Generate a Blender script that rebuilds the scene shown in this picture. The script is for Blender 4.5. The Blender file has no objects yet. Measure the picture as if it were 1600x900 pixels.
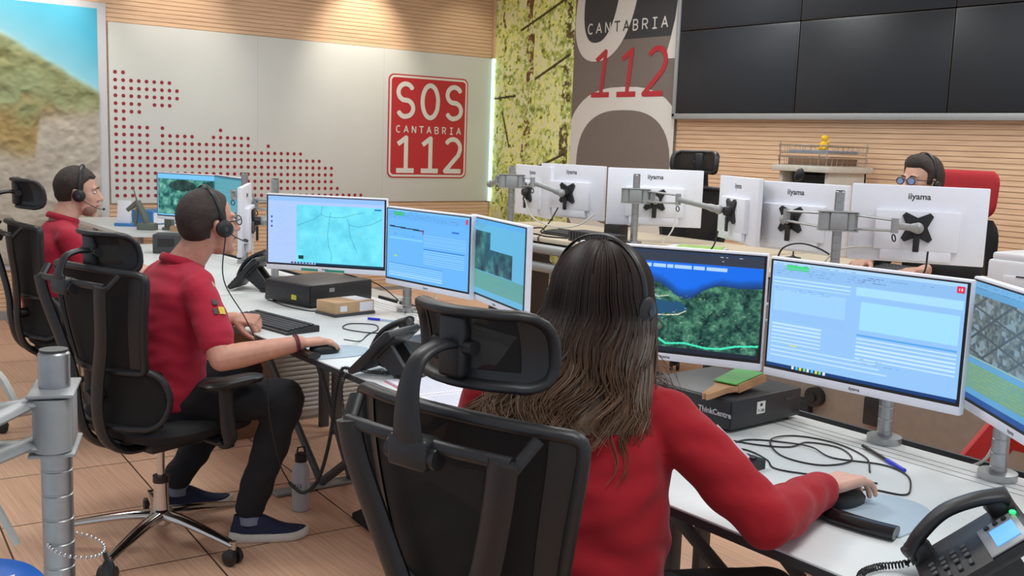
import bpy, bmesh, math, random
import numpy as np
from mathutils import Vector, Matrix, Euler
PI = math.pi
R = math.radians
S = bpy.context.scene
COL = S.collection
random.seed(7)
rng = np.random.RandomState(11)

# ------------------------------------------------------------------ camera
cam = bpy.data.objects.new('camera', bpy.data.cameras.new('camera'))
COL.objects.link(cam)
cam.data.sensor_width = 36.0
cam.data.lens = 36.0
cam.data.clip_start = 0.05
CAM_AZ, CAM_PITCH, CAM_ROLL = R(52.4), R(8.05), R(2.05)
_fw = Vector((math.cos(CAM_AZ)*math.cos(CAM_PITCH), math.sin(CAM_AZ)*math.cos(CAM_PITCH), -math.sin(CAM_PITCH)))
_r0 = Vector((math.sin(CAM_AZ), -math.cos(CAM_AZ), 0))
_u0 = _r0.cross(_fw)
_rt = math.cos(CAM_ROLL)*_r0 + math.sin(CAM_ROLL)*_u0
_up = -math.sin(CAM_ROLL)*_r0 + math.cos(CAM_ROLL)*_u0
_m = Matrix((_rt, _up, -_fw)).transposed().to_4x4()
_m.translation = Vector((0, 0, 1.5))
cam.matrix_world = _m
S.camera = cam

# ------------------------------------------------------------------ world, exposure, lights
w = bpy.data.worlds.new('world'); S.world = w; w.use_nodes = True
w.node_tree.nodes['Background'].inputs[0].default_value = (0.80, 0.88, 1.0, 1)
w.node_tree.nodes['Background'].inputs[1].default_value = 0.62
S.view_settings.view_transform = 'Standard'
S.view_settings.look = 'None'
S.view_settings.gamma = 1.0
S.view_settings.exposure = 0.0
S.view_settings.use_curve_mapping = False

def area(name, loc, size, power, color=(1, 0.95, 0.9), rot=(0, 0, 0), sy=None):
    l = bpy.data.lights.new(name, 'AREA'); l.energy = power; l.color = color
    l.shape = 'RECTANGLE'; l.size = size; l.size_y = sy or size
    o = bpy.data.objects.new(name, l); COL.objects.link(o); o.location = loc; o.rotation_euler = rot
    return o
CEIL = 3.15
PANELS = [(1.2, 0.6), (1.2, 3.2), (1.2, 5.8), (3.6, 1.0), (3.6, 3.8), (3.6, 6.4), (5.4, 2.4), (5.4, 5.2)]
for i, (x, y) in enumerate(PANELS):
    area('ceiling_panel_light', (x, y, CEIL-0.05), 1.1, 23, (0.93, 0.985, 1.0), sy=0.55)
WASH = [(1.9, 7.95, 62), (3.0, 7.95, 30), (4.75, 7.95, 62), (5.9, 7.9, 10)]
for x, y, p in WASH:
    l = bpy.data.lights.new('wall_washer_light', 'SPOT'); l.energy = p; l.color = (1, 0.90, 0.76)
    l.spot_size = R(70); l.spot_blend = 0.8; l.shadow_soft_size = 0.04
    o = bpy.data.objects.new('wall_washer_light', l); COL.objects.link(o); o.location = (x, y, CEIL-0.03)
    o.rotation_euler = (R(38), 0, 0)

# ------------------------------------------------------------------ materials
def lin(c):
    return tuple(((v/255.)/12.92 if v/255. <= 0.04045 else ((v/255.+0.055)/1.055)**2.4) for v in c)
_mats = {}
def mat(name, c, rough=0.5, metal=0.0, noise=0.06, nscale=25, bump=0.0, bscale=200, spec=0.5, emit=0, alpha=None, coat=0, sheen=0):
    if name in _mats: return _mats[name]
    m = bpy.data.materials.new(name); m.use_nodes = True
    nt = m.node_tree; N = nt.nodes; L = nt.links; b = N['Principled BSDF']
    c = lin(c)
    tc = N.new('ShaderNodeTexCoord')
    n = N.new('ShaderNodeTexNoise'); n.inputs['Scale'].default_value = nscale; n.inputs['Detail'].default_value = 4
    L.new(tc.outputs['Object'], n.inputs['Vector'])
    r = N.new('ShaderNodeValToRGB'); L.new(n.outputs['Fac'], r.inputs['Fac'])
    r.color_ramp.elements[0].position = 0.3; r.color_ramp.elements[1].position = 0.7
    r.color_ramp.elements[0].color = (*[max(0, v*(1-noise)) for v in c], 1)
    r.color_ramp.elements[1].color = (*[min(1, v*(1+noise)) for v in c], 1)
    L.new(r.outputs['Color'], b.inputs['Base Color'])
    b.inputs['Roughness'].default_value = rough; b.inputs['Metallic'].default_value = metal
    b.inputs['Specular IOR Level'].default_value = spec
    b.inputs['Coat Weight'].default_value = coat; b.inputs['Sheen Weight'].default_value = sheen
    if emit:
        b.inputs['Emission Color'].default_value = (*c, 1); b.inputs['Emission Strength'].default_value = emit
    if alpha is not None: b.inputs['Alpha'].default_value = alpha
    if bump:
        n2 = N.new('ShaderNodeTexNoise'); n2.inputs['Scale'].default_value = bscale; n2.inputs['Detail'].default_value = 3
        L.new(tc.outputs['Object'], n2.inputs['Vector'])
        bp = N.new('ShaderNodeBump'); bp.inputs['Strength'].default_value = bump; bp.inputs['Distance'].default_value = 0.01
        L.new(n2.outputs['Fac'], bp.inputs['Height']); L.new(bp.outputs['Normal'], b.inputs['Normal'])
    _mats[name] = m
    return m

def attr_mat(name, rough=0.6, emit=False, spec=0.3, strength=1.0, metal=0):
    """surface whose print / picture is stored per point in the attribute Col"""
    if name in _mats: return _mats[name]
    m = bpy.data.materials.new(name); m.use_nodes = True
    nt = m.node_tree; N = nt.nodes; L = nt.links; b = N['Principled BSDF']
    a = N.new('ShaderNodeAttribute'); a.attribute_name = 'Col'
    b.inputs['Roughness'].default_value = rough; b.inputs['Specular IOR Level'].default_value = spec
    if emit:
        b.inputs['Base Color'].default_value = (0.01, 0.01, 0.012, 1)
        L.new(a.outputs['Color'], b.inputs['Emission Color']); b.inputs['Emission Strength'].default_value = strength
    else:
        L.new(a.outputs['Color'], b.inputs['Base Color'])
    _mats[name] = m
    return m

def wood_slat_mat():
    m = bpy.data.materials.new('slat_wood'); m.use_nodes = True
    nt = m.node_tree; N = nt.nodes; L = nt.links; b = N['Principled BSDF']
    tc = N.new('ShaderNodeTexCoord'); mp = N.new('ShaderNodeMapping'); mp.inputs['Scale'].default_value = (1.2, 1.2, 28)
    n = N.new('ShaderNodeTexNoise'); n.inputs['Scale'].default_value = 3; n.inputs['Detail'].default_value = 6
    L.new(tc.outputs['Object'], mp.inputs['Vector']); L.new(mp.outputs['Vector'], n.inputs['Vector'])
    r = N.new('ShaderNodeValToRGB'); L.new(n.outputs['Fac'], r.inputs['Fac'])
    r.color_ramp.elements[0].position = 0.35; r.color_ramp.elements[1].position = 0.65
    r.color_ramp.elements[0].color = (*lin((214, 178, 144)), 1); r.color_ramp.elements[1].color = (*lin((232, 198, 164)), 1)
    L.new(r.outputs['Color'], b.inputs['Base Color']); b.inputs['Roughness'].default_value = 0.55
    return m

def floor_mat():
    m = bpy.data.materials.new('floor_laminate'); m.use_nodes = True
    nt = m.node_tree; N = nt.nodes; L = nt.links; b = N['Principled BSDF']
    tc = N.new('ShaderNodeTexCoord'); mp = N.new('ShaderNodeMapping')
    mp.inputs['Rotation'].default_value = (0, 0, R(4)); mp.inputs['Location'].default_value = (0.14, 0.10, 0)
    L.new(tc.outputs['Object'], mp.inputs['Vector'])
    sc = N.new('ShaderNodeVectorMath'); sc.operation = 'MULTIPLY'; sc.inputs[1].default_value = (1, 1, 1)
    L.new(mp.outputs['Vector'], sc.inputs[0])
    br = N.new('ShaderNodeTexBrick'); br.offset = 0.0; br.squash = 1.0
    br.inputs['Scale'].default_value = 1.0; br.inputs['Brick Width'].default_value = 0.6; br.inputs['Row Height'].default_value = 0.6
    br.inputs['Mortar Size'].default_value = 0.0035; br.inputs['Mortar Smooth'].default_value = 0.0; br.inputs['Bias'].default_value = 0
    br.inputs['Color1'].default_value = (*lin((226, 184, 156)), 1); br.inputs['Color2'].default_value = (*lin((219, 176, 148)), 1)
    br.inputs['Mortar'].default_value = (*lin((80, 58, 45)), 1)
    L.new(sc.outputs[0], br.inputs['Vector'])
    # fine grain lines
    mp2 = N.new('ShaderNodeMapping'); mp2.inputs['Scale'].default_value = (60, 1.2, 1); mp2.inputs['Rotation'].default_value = (0, 0, R(24))
    L.new(tc.outputs['Object'], mp2.inputs['Vector'])
    n = N.new('ShaderNodeTexNoise'); n.inputs['Scale'].default_value = 1.6; n.inputs['Detail'].default_value = 5; n.inputs['Roughness'].default_value = 0.65
    L.new(mp2.outputs['Vector'], n.inputs['Vector'])
    r = N.new('ShaderNodeValToRGB'); L.new(n.outputs['Fac'], r.inputs['Fac'])
    r.color_ramp.elements[0].position = 0.36; r.color_ramp.elements[1].position = 0.62
    r.color_ramp.elements[0].color = (0.82, 0.79, 0.77, 1); r.color_ramp.elements[1].color = (1.06, 1.05, 1.04, 1)
    mx = N.new('ShaderNodeMix'); mx.data_type = 'RGBA'; mx.blend_type = 'MULTIPLY'; mx.inputs['Factor'].default_value = 1
    L.new(br.outputs['Color'], mx.inputs['A']); L.new(r.outputs['Color'], mx.inputs['B'])
    L.new(mx.outputs['Result'], b.inputs['Base Color'])
    b.inputs['Roughness'].default_value = 0.38; b.inputs['Specular IOR Level'].default_value = 0.4
    return m

M_slat = wood_slat_mat(); M_floor = floor_mat()
M_white = mat('white_laminate', (226, 230, 230), 0.35, noise=0.015)
M_wpanel = mat('white_wall_panel', (212, 216, 212), 0.5, noise=0.02, nscale=3)
M_ceil = mat('ceiling_paint', (225, 225, 222), 0.8, noise=0.02)
M_alu = mat('brushed_aluminium', (170, 172, 174), 0.35, 0.85, noise=0.05, nscale=60)
M_alup = mat('grey_powder_coat', (158, 161, 162), 0.42, 0.25, noise=0.04, nscale=60)
M_chrome = mat('polished_aluminium', (205, 203, 200), 0.14, 1.0, noise=0.02)
M_black = mat('black_plastic', (34, 34, 36), 0.42, noise=0.1, nscale=60)
M_blackg = mat('glossy_black_plastic', (20, 20, 22), 0.15, noise=0.05)
M_grey = mat('dark_grey_plastic', (62, 64, 66), 0.5, noise=0.08)
M_fab = mat('black_seat_fabric', (26, 26, 28), 0.9, noise=0.2, nscale=300, bump=0.15, bscale=600)
M_trouser = mat('black_cotton', (24, 25, 30), 0.9, noise=0.18, nscale=20, bump=0.25, bscale=14)
M_wplast = mat('white_plastic', (222, 222, 226), 0.35, noise=0.015)
M_wback = mat('white_monitor_back', (232, 234, 244), 0.45, noise=0.012)
M_cable = mat('black_cable', (24, 24, 26), 0.5)
M_wcable = mat('white_cable', (205, 203, 196), 0.5)
M_red = mat('red_paint', (190, 32, 32), 0.45, noise=0.05)
M_signred = mat('sign_red', (186, 44, 50), 0.5, noise=0.02)
M_dotred = mat('dot_red', (150, 28, 44), 0.5, noise=0.02)
M_signwhite = mat('sign_white', (222, 220, 214), 0.5, noise=0.01)
M_skin = mat('skin', (205, 150, 128), 0.5, noise=0.09, nscale=30, bump=0.05, bscale=120)
M_skin2 = mat('skin_pale', (214, 166, 146), 0.5, noise=0.08, nscale=30, bump=0.05, bscale=120)
M_polo = mat('crimson_pique', (170, 22, 52), 0.85, noise=0.07, nscale=8, bump=0.2, bscale=16, sheen=0.06)
M_fleece = mat('red_knit', (160, 18, 32), 0.95, noise=0.08, nscale=14, bump=0.25, bscale=18, sheen=0.06)
M_hairdk = mat('dark_brown_hair', (52, 40, 36), 0.65, noise=0.35, nscale=90, bump=0.5, bscale=260)
M_hairgr = mat('brown_cropped_hair', (74, 60, 52), 0.7, noise=0.3, nscale=120, bump=0.4, bscale=300)
M_card = mat('cardboard', (190, 158, 122), 0.8, noise=0.06)
M_paper = mat('paper', (228, 228, 238), 0.8, noise=0.02)
M_glassb = mat('lens_painted_reflection', (150, 180, 240), 0.08, noise=0.1, spec=0.9, emit=0)  # lens tinted blue to imitate reflections

# ------------------------------------------------------------------ mesh builder
class MB:
    def __init__(s): s.v = []; s.f = []; s.m = []; s.n = 0
    def add(s, vs, fs, m=0, M=None):
        if M is not None: vs = [M @ Vector(p) for p in vs]
        o = s.n; s.v.extend([tuple(p) for p in vs]); s.n += len(vs)
        for q in fs: s.f.append(tuple(i+o for i in q)); s.m.append(m)
        return s
    def box(s, c, d, m=0, rot=None, bev=0.0, M=None, seg=2):
        bm = bmesh.new(); bmesh.ops.create_cube(bm, size=1.0)
        for v in bm.verts: v.co = Vector((v.co.x*d[0], v.co.y*d[1], v.co.z*d[2]))
        if bev > 0:
            bmesh.ops.bevel(bm, geom=list(bm.edges), offset=min(bev, min(d)*0.49), segments=seg, affect='EDGES', profile=0.5)
        T = Matrix.Translation(c)
        if rot is not None: T = T @ (Euler(rot).to_matrix().to_4x4() if not isinstance(rot, Matrix) else rot)
        if M is not None: T = M @ T
        bm.verts.ensure_lookup_table()
        vs = [T @ v.co for v in bm.verts]; fs = [[v.index for v in f.verts] for f in bm.faces]
        bm.free(); return s.add(vs, fs, m)
    def rings(s, rs, m=0, caps=True, close=False, M=None):
        n = len(rs[0]); vs = [p for r in rs for p in r]; fs = []
        k = len(rs)
        for i in range(k if close else k-1):
            a = i*n; b = ((i+1) % k)*n
            for j in range(n):
                j2 = (j+1) % n; fs.append((a+j, a+j2, b+j2, b+j))
        if caps and not close:
            fs.append(tuple(range(n-1, -1, -1))); fs.append(tuple((k-1)*n+j for j in range(n)))
        return s.add(vs, fs, m, M)
    def tube(s, pts, r, n=10, m=0, close=False, caps=True, flat=None, up=None, M=None):
        pts = [Vector(p) for p in pts]; k = len(pts)
        rr = r if isinstance(r, (list, tuple)) else [r]*k
        T = []
        for i in range(k):
            if close: t = pts[(i+1) % k]-pts[i-1]
            else: t = pts[min(i+1, k-1)]-pts[max(i-1, 0)]
            T.append(t.normalized() if t.length > 1e-9 else Vector((0, 0, 1)))
        u = Vector(up) if up else (Vector((0, 0, 1)) if abs(T[0].z) < 0.9 else Vector((1, 0, 0)))
        rs = []
        for i in range(k):
            if up: u = Vector(up)
            u = (u - T[i]*u.dot(T[i]))
            u = u.normalized() if u.length > 1e-6 else T[i].orthogonal().normalized()
            b = T[i].cross(u)
            fl = flat or (1, 1)
            rs.append([pts[i]+(u*math.cos(a)*fl[1]+b*math.sin(a)*fl[0])*rr[i] for a in [2*PI*j/n for j in range(n)]])
        return s.rings(rs, m, caps, close, M)
    def cyl(s, p0, p1, r0, r1=None, n=20, m=0, M=None):
        return s.tube([p0, p1], [r0, r0 if r1 is None else r1], n, m, M=M)
    def lathe(s, prof, n=24, m=0, M=None):
        return s.rings([[(r*math.cos(2*PI*j/n), r*math.sin(2*PI*j/n), z) for j in range(n)] for r, z in prof], m, True, False, M)
    def ell(s, c, r, m=0, rot=None, nu=20, nv=12, M=None):
        T = Matrix.Translation(c)
        if rot is not None: T = T @ (rot if isinstance(rot, Matrix) else Euler(rot).to_matrix().to_4x4())
        if M is not None: T = M @ T
        rs = []
        for i in range(nv+1):
            a = -PI/2+PI*(i/nv)*0.998+0.001*PI
            rs.append([(r[0]*math.cos(a)*math.cos(2*PI*j/nu), r[1]*math.cos(a)*math.sin(2*PI*j/nu), r[2]*math.sin(a)) for j in range(nu)])
        return s.rings(rs, m, True, False, T)
    def cap(s, p0, p1, r0, r1, n=14, m=0, M=None):
        p0 = Vector(p0); p1 = Vector(p1); d = (p1-p0); L = d.length; d = d.normalized() if L > 1e-9 else Vector((0, 0, 1))
        P = []; Q = []
        for a in (-88, -60, -30, 0): P.append(p0+d*r0*math.sin(R(a))); Q.append(r0*math.cos(R(a)))
        for a in (0, 30, 60, 88): P.append(p1+d*r1*math.sin(R(a))); Q.append(r1*math.cos(R(a)))
        u = d.orthogonal().normalized(); b = d.cross(u)
        rs = [[p+(u*math.cos(t)+b*math.sin(t))*q for t in [2*PI*j/n for j in range(n)]] for p, q in zip(P, Q)]
        return s.rings(rs, m, True, False, M)
    def limb(s, pts, rs, m=0, n=14, M=None):
        for i in range(len(pts)-1): s.cap(pts[i], pts[i+1], rs[i], rs[i+1], n, m, M)
        return s
    def loft(s, R_, m=0, n=28, M=None, p=2.4):
        """R_: list of (cx,cy,cz, half_x, half_y[, tiltx]) superellipse sections in the local frame"""
        rs = []
        for q in R_:
            ring = []
            for j in range(n):
                a = 2*PI*j/n; ca, sa = math.cos(a), math.sin(a)
                x = q[3]*math.copysign(abs(ca)**(2/p), ca); y = q[4]*math.copysign(abs(sa)**(2/p), sa)
                z = q[5]*x if len(q) > 5 else 0
                ring.append((q[0]+x, q[1]+y, q[2]+z))
            rs.append(ring)
        return s.rings(rs, m, True, False, M)
    def prism(s, poly, h, m=0, M=None, mtop=None):
        n = len(poly); vs = [(x, y, 0) for x, y in poly]+[(x, y, h) for x, y in poly]
        s.add(vs, [tuple(range(n-1, -1, -1))]+[(i, (i+1) % n, n+(i+1) % n, n+i) for i in range(n)], m, M)
        return s.add(vs[n:], [tuple(range(n))], m if mtop is None else mtop, M)
    def grid(s, fn, nu, nv, m=0, M=None, thick=0):
        vs = [fn(i/nu, j/nv) for j in range(nv+1) for i in range(nu+1)]
        fs = [(j*(nu+1)+i, j*(nu+1)+i+1, (j+1)*(nu+1)+i+1, (j+1)*(nu+1)+i) for j in range(nv) for i in range(nu)]
        return s.add(vs, fs, m, M)

def mesh_of(mb, mats, name, angle=38):
    me = bpy.data.meshes.new(name); me.from_pydata(mb.v, [], mb.f)
    for m in mats: me.materials.append(m)
    me.polygons.foreach_set('material_index', mb.m)
    bm = bmesh.new(); bm.from_mesh(me); bmesh.ops.recalc_face_normals(bm, faces=bm.faces); bm.to_mesh(me); bm.free()
    me.polygons.foreach_set('use_smooth', [True]*len(me.polygons))
    me.set_sharp_from_angle(angle=R(angle))
    me.update(); return me
def link(name, data, parent=None, world=False):
    o = bpy.data.objects.new(name, data); COL.objects.link(o)
    if parent is not None:
        o.parent = parent
        if world:      # mesh was modelled in room coordinates: bring it into the parent's frame
            data.transform(WM[parent.name].inverted())
    return o
WM = {}
def part(name, mb, mats, parent, world=False, angle=38, label=None):
    if not isinstance(mats, (list, tuple)): mats = [mats]
    o = link(name, mesh_of(mb, mats, name, angle), parent, world); WM[o.name] = WM.get(parent.name, Matrix()) if parent else Matrix()
    if label: o['label'] = label
    return o
def tag(o, label, cat, group=None, kind=None):
    if label: o['label'] = label
    if cat: o['category'] = cat
    if group: o['group'] = group
    if kind: o['kind'] = kind
    return o
def thing(name, label, cat, loc=(0, 0, 0), rz=0, group=None, rot=None):
    o = bpy.data.objects.new(name, None); COL.objects.link(o); o.location = loc
    o.rotation_euler = rot or (0, 0, rz); o.empty_display_size = 0.05
    WM[o.name] = Matrix.Translation(loc) @ Euler(rot or (0, 0, rz)).to_matrix().to_4x4()
    return tag(o, label, cat, group)
def solo(name, mb, mats, label, cat, group=None, loc=None, rz=0, angle=38):
    o = part(name, mb, mats, None, angle=angle)
    if loc: o.location = loc
    if rz: o.rotation_euler = (0, 0, rz)
    return tag(o, label, cat, group)
def struct(name, mb, mats, angle=38):
    o = part(name, mb, mats, None, angle=angle); o['kind'] = 'structure'; return o
def kids(o): return [c for c in bpy.data.objects if c.parent == o]
def copy_tree(o, loc=None, rz=None, label=None, group=None, parent=None):
    c = o.copy(); COL.objects.link(c)
    if parent is not None: c.parent = parent
    if loc is not None: c.location = loc
    if rz is not None: c.rotation_euler = (0, 0, rz)
    if label: c['label'] = label
    if group: c['group'] = group
    for k in kids(o): copy_tree(k, parent=c)
    return c
def spline(pts, n=8, close=False):
    """Catmull-Rom through pts"""
    P = [Vector(p) for p in pts]; k = len(P); out = []
    rngk = range(k if close else k-1)
    for i in rngk:
        p0 = P[(i-1) % k] if (close or i > 0) else P[0]*2-P[1]
        p1 = P[i]; p2 = P[(i+1) % k]
        p3 = P[(i+2) % k] if (close or i+2 < k) else P[-1]*2-P[-2]
        for j in range(n):
            t = j/n
            out.append(0.5*((2*p1)+(p2-p0)*t+(2*p0-5*p1+4*p2-p3)*t*t+(3*p1-p0-3*p2+p3)*t**3))
    if not close: out.append(P[-1])
    return out

# ------------------------------------------------------------------ lettering (stroked capitals and figures)
def arc(cx, cy, rx, ry, a0, a1, n=18):
    return [(cx+rx*math.cos(R(a0+(a1-a0)*i/n)), cy+ry*math.sin(R(a0+(a1-a0)*i/n))) for i in range(n+1)]
GL = {   # unit cell 0..1 wide, 0..1 high, lists of strokes
 'S': [arc(0.5, 0.74, 0.40, 0.26, 25, 180, 14)+arc(0.5, 0.74, 0.40, 0.24, 185, 255, 6)+arc(0.5, 0.26, 0.42, 0.25, 75, -90, 14)+arc(0.5, 0.26, 0.42, 0.26, -95, -155, 6)],
 'O': [arc(0.5, 0.5, 0.44, 0.5, 0, 360, 36)],
 '1': [[(0.12, 0.80), (0.56, 1.0), (0.56, 0.0)], [(0.05, 0.0), (1.0, 0.0)]],
 '2': [arc(0.48, 0.72, 0.42, 0.28, 150, -20, 16)+[(0.80, 0.50), (0.06, 0.0), (0.96, 0.0)]],
 'C': [arc(0.55, 0.5, 0.45, 0.5, 50, 310, 26)],
 'A': [[(0.04, 0), (0.5, 1.0), (0.96, 0)], [(0.2, 0.34), (0.8, 0.34)]],
 'N': [[(0.12, 0), (0.12, 1), (0.88, 0), (0.88, 1)]],
 'T': [[(0.03, 1), (0.97, 1)], [(0.5, 1), (0.5, 0)]],
 'B': [[(0.14, 0), (0.14, 1)]+arc(0.5, 0.76, 0.34, 0.24, 90, -90, 10)+[(0.14, 0.52)], [(0.14, 0.52), (0.5, 0.52)]+arc(0.5, 0.26, 0.38, 0.26, 90, -90, 10)+[(0.14, 0)]],
 'R': [[(0.14, 0), (0.14, 1)]+arc(0.5, 0.74, 0.36, 0.26, 90, -90, 10)+[(0.14, 0.48)], [(0.5, 0.48), (0.9, 0)]],
 'I': [[(0.5, 0), (0.5, 1)], [(0.15, 1), (0.85, 1)], [(0.15, 0), (0.85, 0)]],
}
def strokes(mb, text, x0, y0, cw, ch, gap, t, m, M, z=0.0, slant=0.0, ms=None):
    """lay the text out from x0 to the right; t = stroke thickness"""
    zi = 0
    for ci, c in enumerate(text):
        mm = ms[ci] if ms else m
        for st in GL[c]:
            P = [Vector((x0+ci*(cw+gap)+px*cw+slant*py*ch, y0+py*ch)) for px, py in st]
            for i in range(len(P)-1):
                a, b = P[i], P[i+1]; d = (b-a)
                if d.length < 1e-7: continue
                d.normalize(); nn = Vector((-d.y, d.x))*t/2
                zi += 1; zz = z+0.00006*(zi % 60)
                mb.add([(*(a-nn), zz), (*(b-nn), zz), (*(b+nn), zz), (*(a+nn), zz)], [(0, 1, 2, 3)], mm, M)
            for i in range(1, len(P)-1):
                a1 = (P[i]-P[i-1]); a2 = (P[i+1]-P[i])
                if a1.length < 1e-7 or a2.length < 1e-7: continue
                n_ = 10; zi += 1; zz = z+0.00006*(zi % 60)
                mb.add([(P[i].x+t/2*math.cos(2*PI*k/n_), P[i].y+t/2*math.sin(2*PI*k/n_), zz) for k in range(n_)], [tuple(range(n_))], mm, M)
def textmesh(mb, s, size, M, m=0, bold=0.0, xs=1.0):
    cu = bpy.data.curves.new('txt', 'FONT'); cu.body = s; cu.size = size; cu.align_x = 'CENTER'; cu.align_y = 'CENTER'
    cu.offset = bold; cu.resolution_u = 3
    o = bpy.data.objects.new('txt', cu); COL.objects.link(o)
    dg = bpy.context.evaluated_depsgraph_get()
    me = bpy.data.meshes.new_from_object(o.evaluated_get(dg))
    vs = [(v.co.x*xs, v.co.y, 0) for v in me.vertices]; fs = [tuple(p.vertices) for p in me.polygons]
    mb.add(vs, fs, m, M)
    bpy.data.objects.remove(o); bpy.data.curves.remove(cu); bpy.data.meshes.remove(me)
def plane_M(origin, xdir, ydir):
    x = Vector(xdir).normalized(); y = Vector(ydir).normalized(); z = x.cross(y)
    M = Matrix((x, y, z)).transposed().to_4x4(); M.translation = Vector(origin); return M

# ------------------------------------------------------------------ pictures painted into point colours (prints and screens)
def vnoise(h, w_, sy, sx, seed):
    r = np.random.RandomState(seed); g = r.rand(int(sy)+3, int(sx)+3)
    yy = np.linspace(0, sy, h)[:, None]; xx = np.linspace(0, sx, w_)[None, :]
    yi = yy.astype(int); xi = xx.astype(int); fy = yy-yi; fx = xx-xi
    fy = fy*fy*(3-2*fy); fx = fx*fx*(3-2*fx)
    return (g[yi, xi]*(1-fy)*(1-fx)+g[yi+1, xi]*fy*(1-fx)+g[yi, xi+1]*(1-fy)*fx+g[yi+1, xi+1]*fy*fx)
def fbm(h, w_, s, seed, octv=5, asp=None, gain=0.55):
    a = 1.0; out = np.zeros((h, w_)); t = 0; asp = asp or w_/h
    for o in range(octv):
        out += a*vnoise(h, w_, s, s*asp, seed+o*17); t += a; a *= gain; s *= 2
    return out/t
class Canvas:      # row 0 = top
    def __init__(s, w_, h, c): s.w = w_; s.h = h; s.a = np.zeros((h, w_, 3)); s.a[:] = c
    def rect(s, x0, y0, x1, y1, c, al=1.0):
        x0, x1 = int(round(x0*s.w)), max(int(round(x1*s.w)), int(round(x0*s.w))+1); y0, y1 = int(round(y0*s.h)), max(int(round(y1*s.h)), int(round(y0*s.h))+1)
        s.a[y0:y1, x0:x1] = s.a[y0:y1, x0:x1]*(1-al)+np.array(c)*al
    def line(s, pts, c, r=0.6, al=1.0):
        for (xa, ya), (xb, yb) in zip(pts[:-1], pts[1:]):
            n = int(max(abs(xb-xa)*s.w, abs(yb-ya)*s.h)*1.5)+1
            for i in range(n+1):
                x = (xa+(xb-xa)*i/n)*s.w; y = (ya+(yb-ya)*i/n)*s.h
                x0 = int(x-r+0.5); x1 = int(x+r+0.5); y0 = int(y-r+0.5); y1 = int(y+r+0.5)
                if x0 >= 0 and y0 >= 0: s.a[y0:y1+1, x0:x1+1] = s.a[y0:y1+1, x0:x1+1]*(1-al)+np.array(c)*al
    def dashes(s, x0, y0, x1, y1, rows, c, seed=0, al=0.5, dens=0.5):
        r = random.Random(seed)
        for k in range(rows):
            y = y0+(y1-y0)*k/max(rows, 1); x = x0+r.random()*0.01
            end = x0+(x1-x0)*(0.45+0.55*r.random())
            while x < end:
                L = 0.004+r.random()*0.02
                if r.random() < dens: s.rect(x, y, min(x+L, x1), y+0.6/s.h, c, al)
                x += L+0.005
def pic_mesh(cv, origin, ux, uy, wid, hei, name, M_, disp=None, extra=None):
    """grid of points; (0,0) of the canvas is top left, origin = lower left corner in 3D"""
    h, w_ = cv.h, cv.w
    X, Y = np.meshgrid(np.linspace(0, wid, w_), np.linspace(hei, 0, h))
    o = np.array(origin); ux = np.array(ux, float); uy = np.array(uy, float); nz = np.cross(ux, uy)
    P = o+X[..., None]*ux+Y[..., None]*uy
    if disp is not None: P = P+disp[..., None]*nz
    idx = np.arange(h*w_).reshape(h, w_)
    q = np.stack([idx[1:, :-1], idx[1:, 1:], idx[:-1, 1:], idx[:-1, :-1]], -1).reshape(-1, 4)
    me = bpy.data.meshes.new(name); me.vertices.add(h*w_); me.vertices.foreach_set('co', P.reshape(-1))
    me.loops.add(q.size); me.loops.foreach_set('vertex_index', q.reshape(-1).astype(np.int32))
    me.polygons.add(len(q)); me.polygons.foreach_set('loop_start', (np.arange(len(q))*4).astype(np.int32))
    me.polygons.foreach_set('loop_total', np.full(len(q), 4, np.int32))
    me.update(calc_edges=True); me.validate()
    me.polygons.foreach_set('use_smooth', [True]*len(q))
    c = np.clip(cv.a, 0, 255)/255.
    c = np.where(c <= 0.04045, c/12.92, ((c+0.055)/1.055)**2.4)
    at = me.attributes.new('Col', 'FLOAT_COLOR', 'POINT')
    at.data.foreach_set('color', np.concatenate([c, np.ones((h, w_, 1))], -1).reshape(-1))
    me.materials.append(M_); return me

# ================================================================== ROOM
XR, YL = 6.3, 8.6
X0, Y0 = -1.6, -1.2
mb = MB(); mb.box(((X0+XR)/2, (Y0+YL)/2, -0.05), (XR-X0+0.4, YL-Y0+0.4, 0.1)); struct('floor', mb, M_floor)
mb = MB(); mb.box(((X0+XR)/2, (Y0+YL)/2, CEIL+0.05), (XR-X0+0.4, YL-Y0+0.4, 0.1)); struct('ceiling', mb, M_ceil)
def slat_wall(name, M, length, z0, z1, pitch=0.0345, g=0.0045, d=0.010):
    mb = MB(); prof = []
    z = z0
    while z < z1:
        a, b = z, min(z+pitch-g, z1)
        prof += [(0, a), (0, b), (-d, b), (-d, min(b+g, z1))]
        z += pitch
    vs = []; fs = []
    for dd, zz in prof: vs += [(0, zz, dd), (length, zz, dd)]
    for i in range(len(prof)-1): fs.append((2*i, 2*i+1, 2*i+3, 2*i+2))
    n = len(vs); back = -0.10
    vs += [(0, z0, back), (length, z0, back), (0, z1, back), (length, z1, back)]
    k = len(prof)
    fs += [(n, n+1, n+3, n+2), (0, 1, n+1, n), (2*k-2, 2*k-1, n+3, n+2)]
    mb.add(vs, fs, 0, M)
    return struct(name, mb, M_slat, angle=20)
slat_wall('wall_left', plane_M((X0, YL, 0), (1, 0, 0), (0, 0, 1)), XR-X0+0.1, 0.0, CEIL)
slat_wall('wall_right', plane_M((XR, YL, 0), (0, -1, 0), (0, 0, 1)), YL-Y0, 0.0, CEIL)
mb = MB(); mb.box(((X0+XR)/2, YL-0.006, 0.035), (XR-X0, 0.012, 0.07)); struct('baseboard_left', mb, M_alup)
mb = MB(); mb.box((XR-0.006, (Y0+YL)/2, 0.255), (0.012, YL-Y0, 0.07)); struct('baseboard_right', mb, M_alup)
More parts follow.
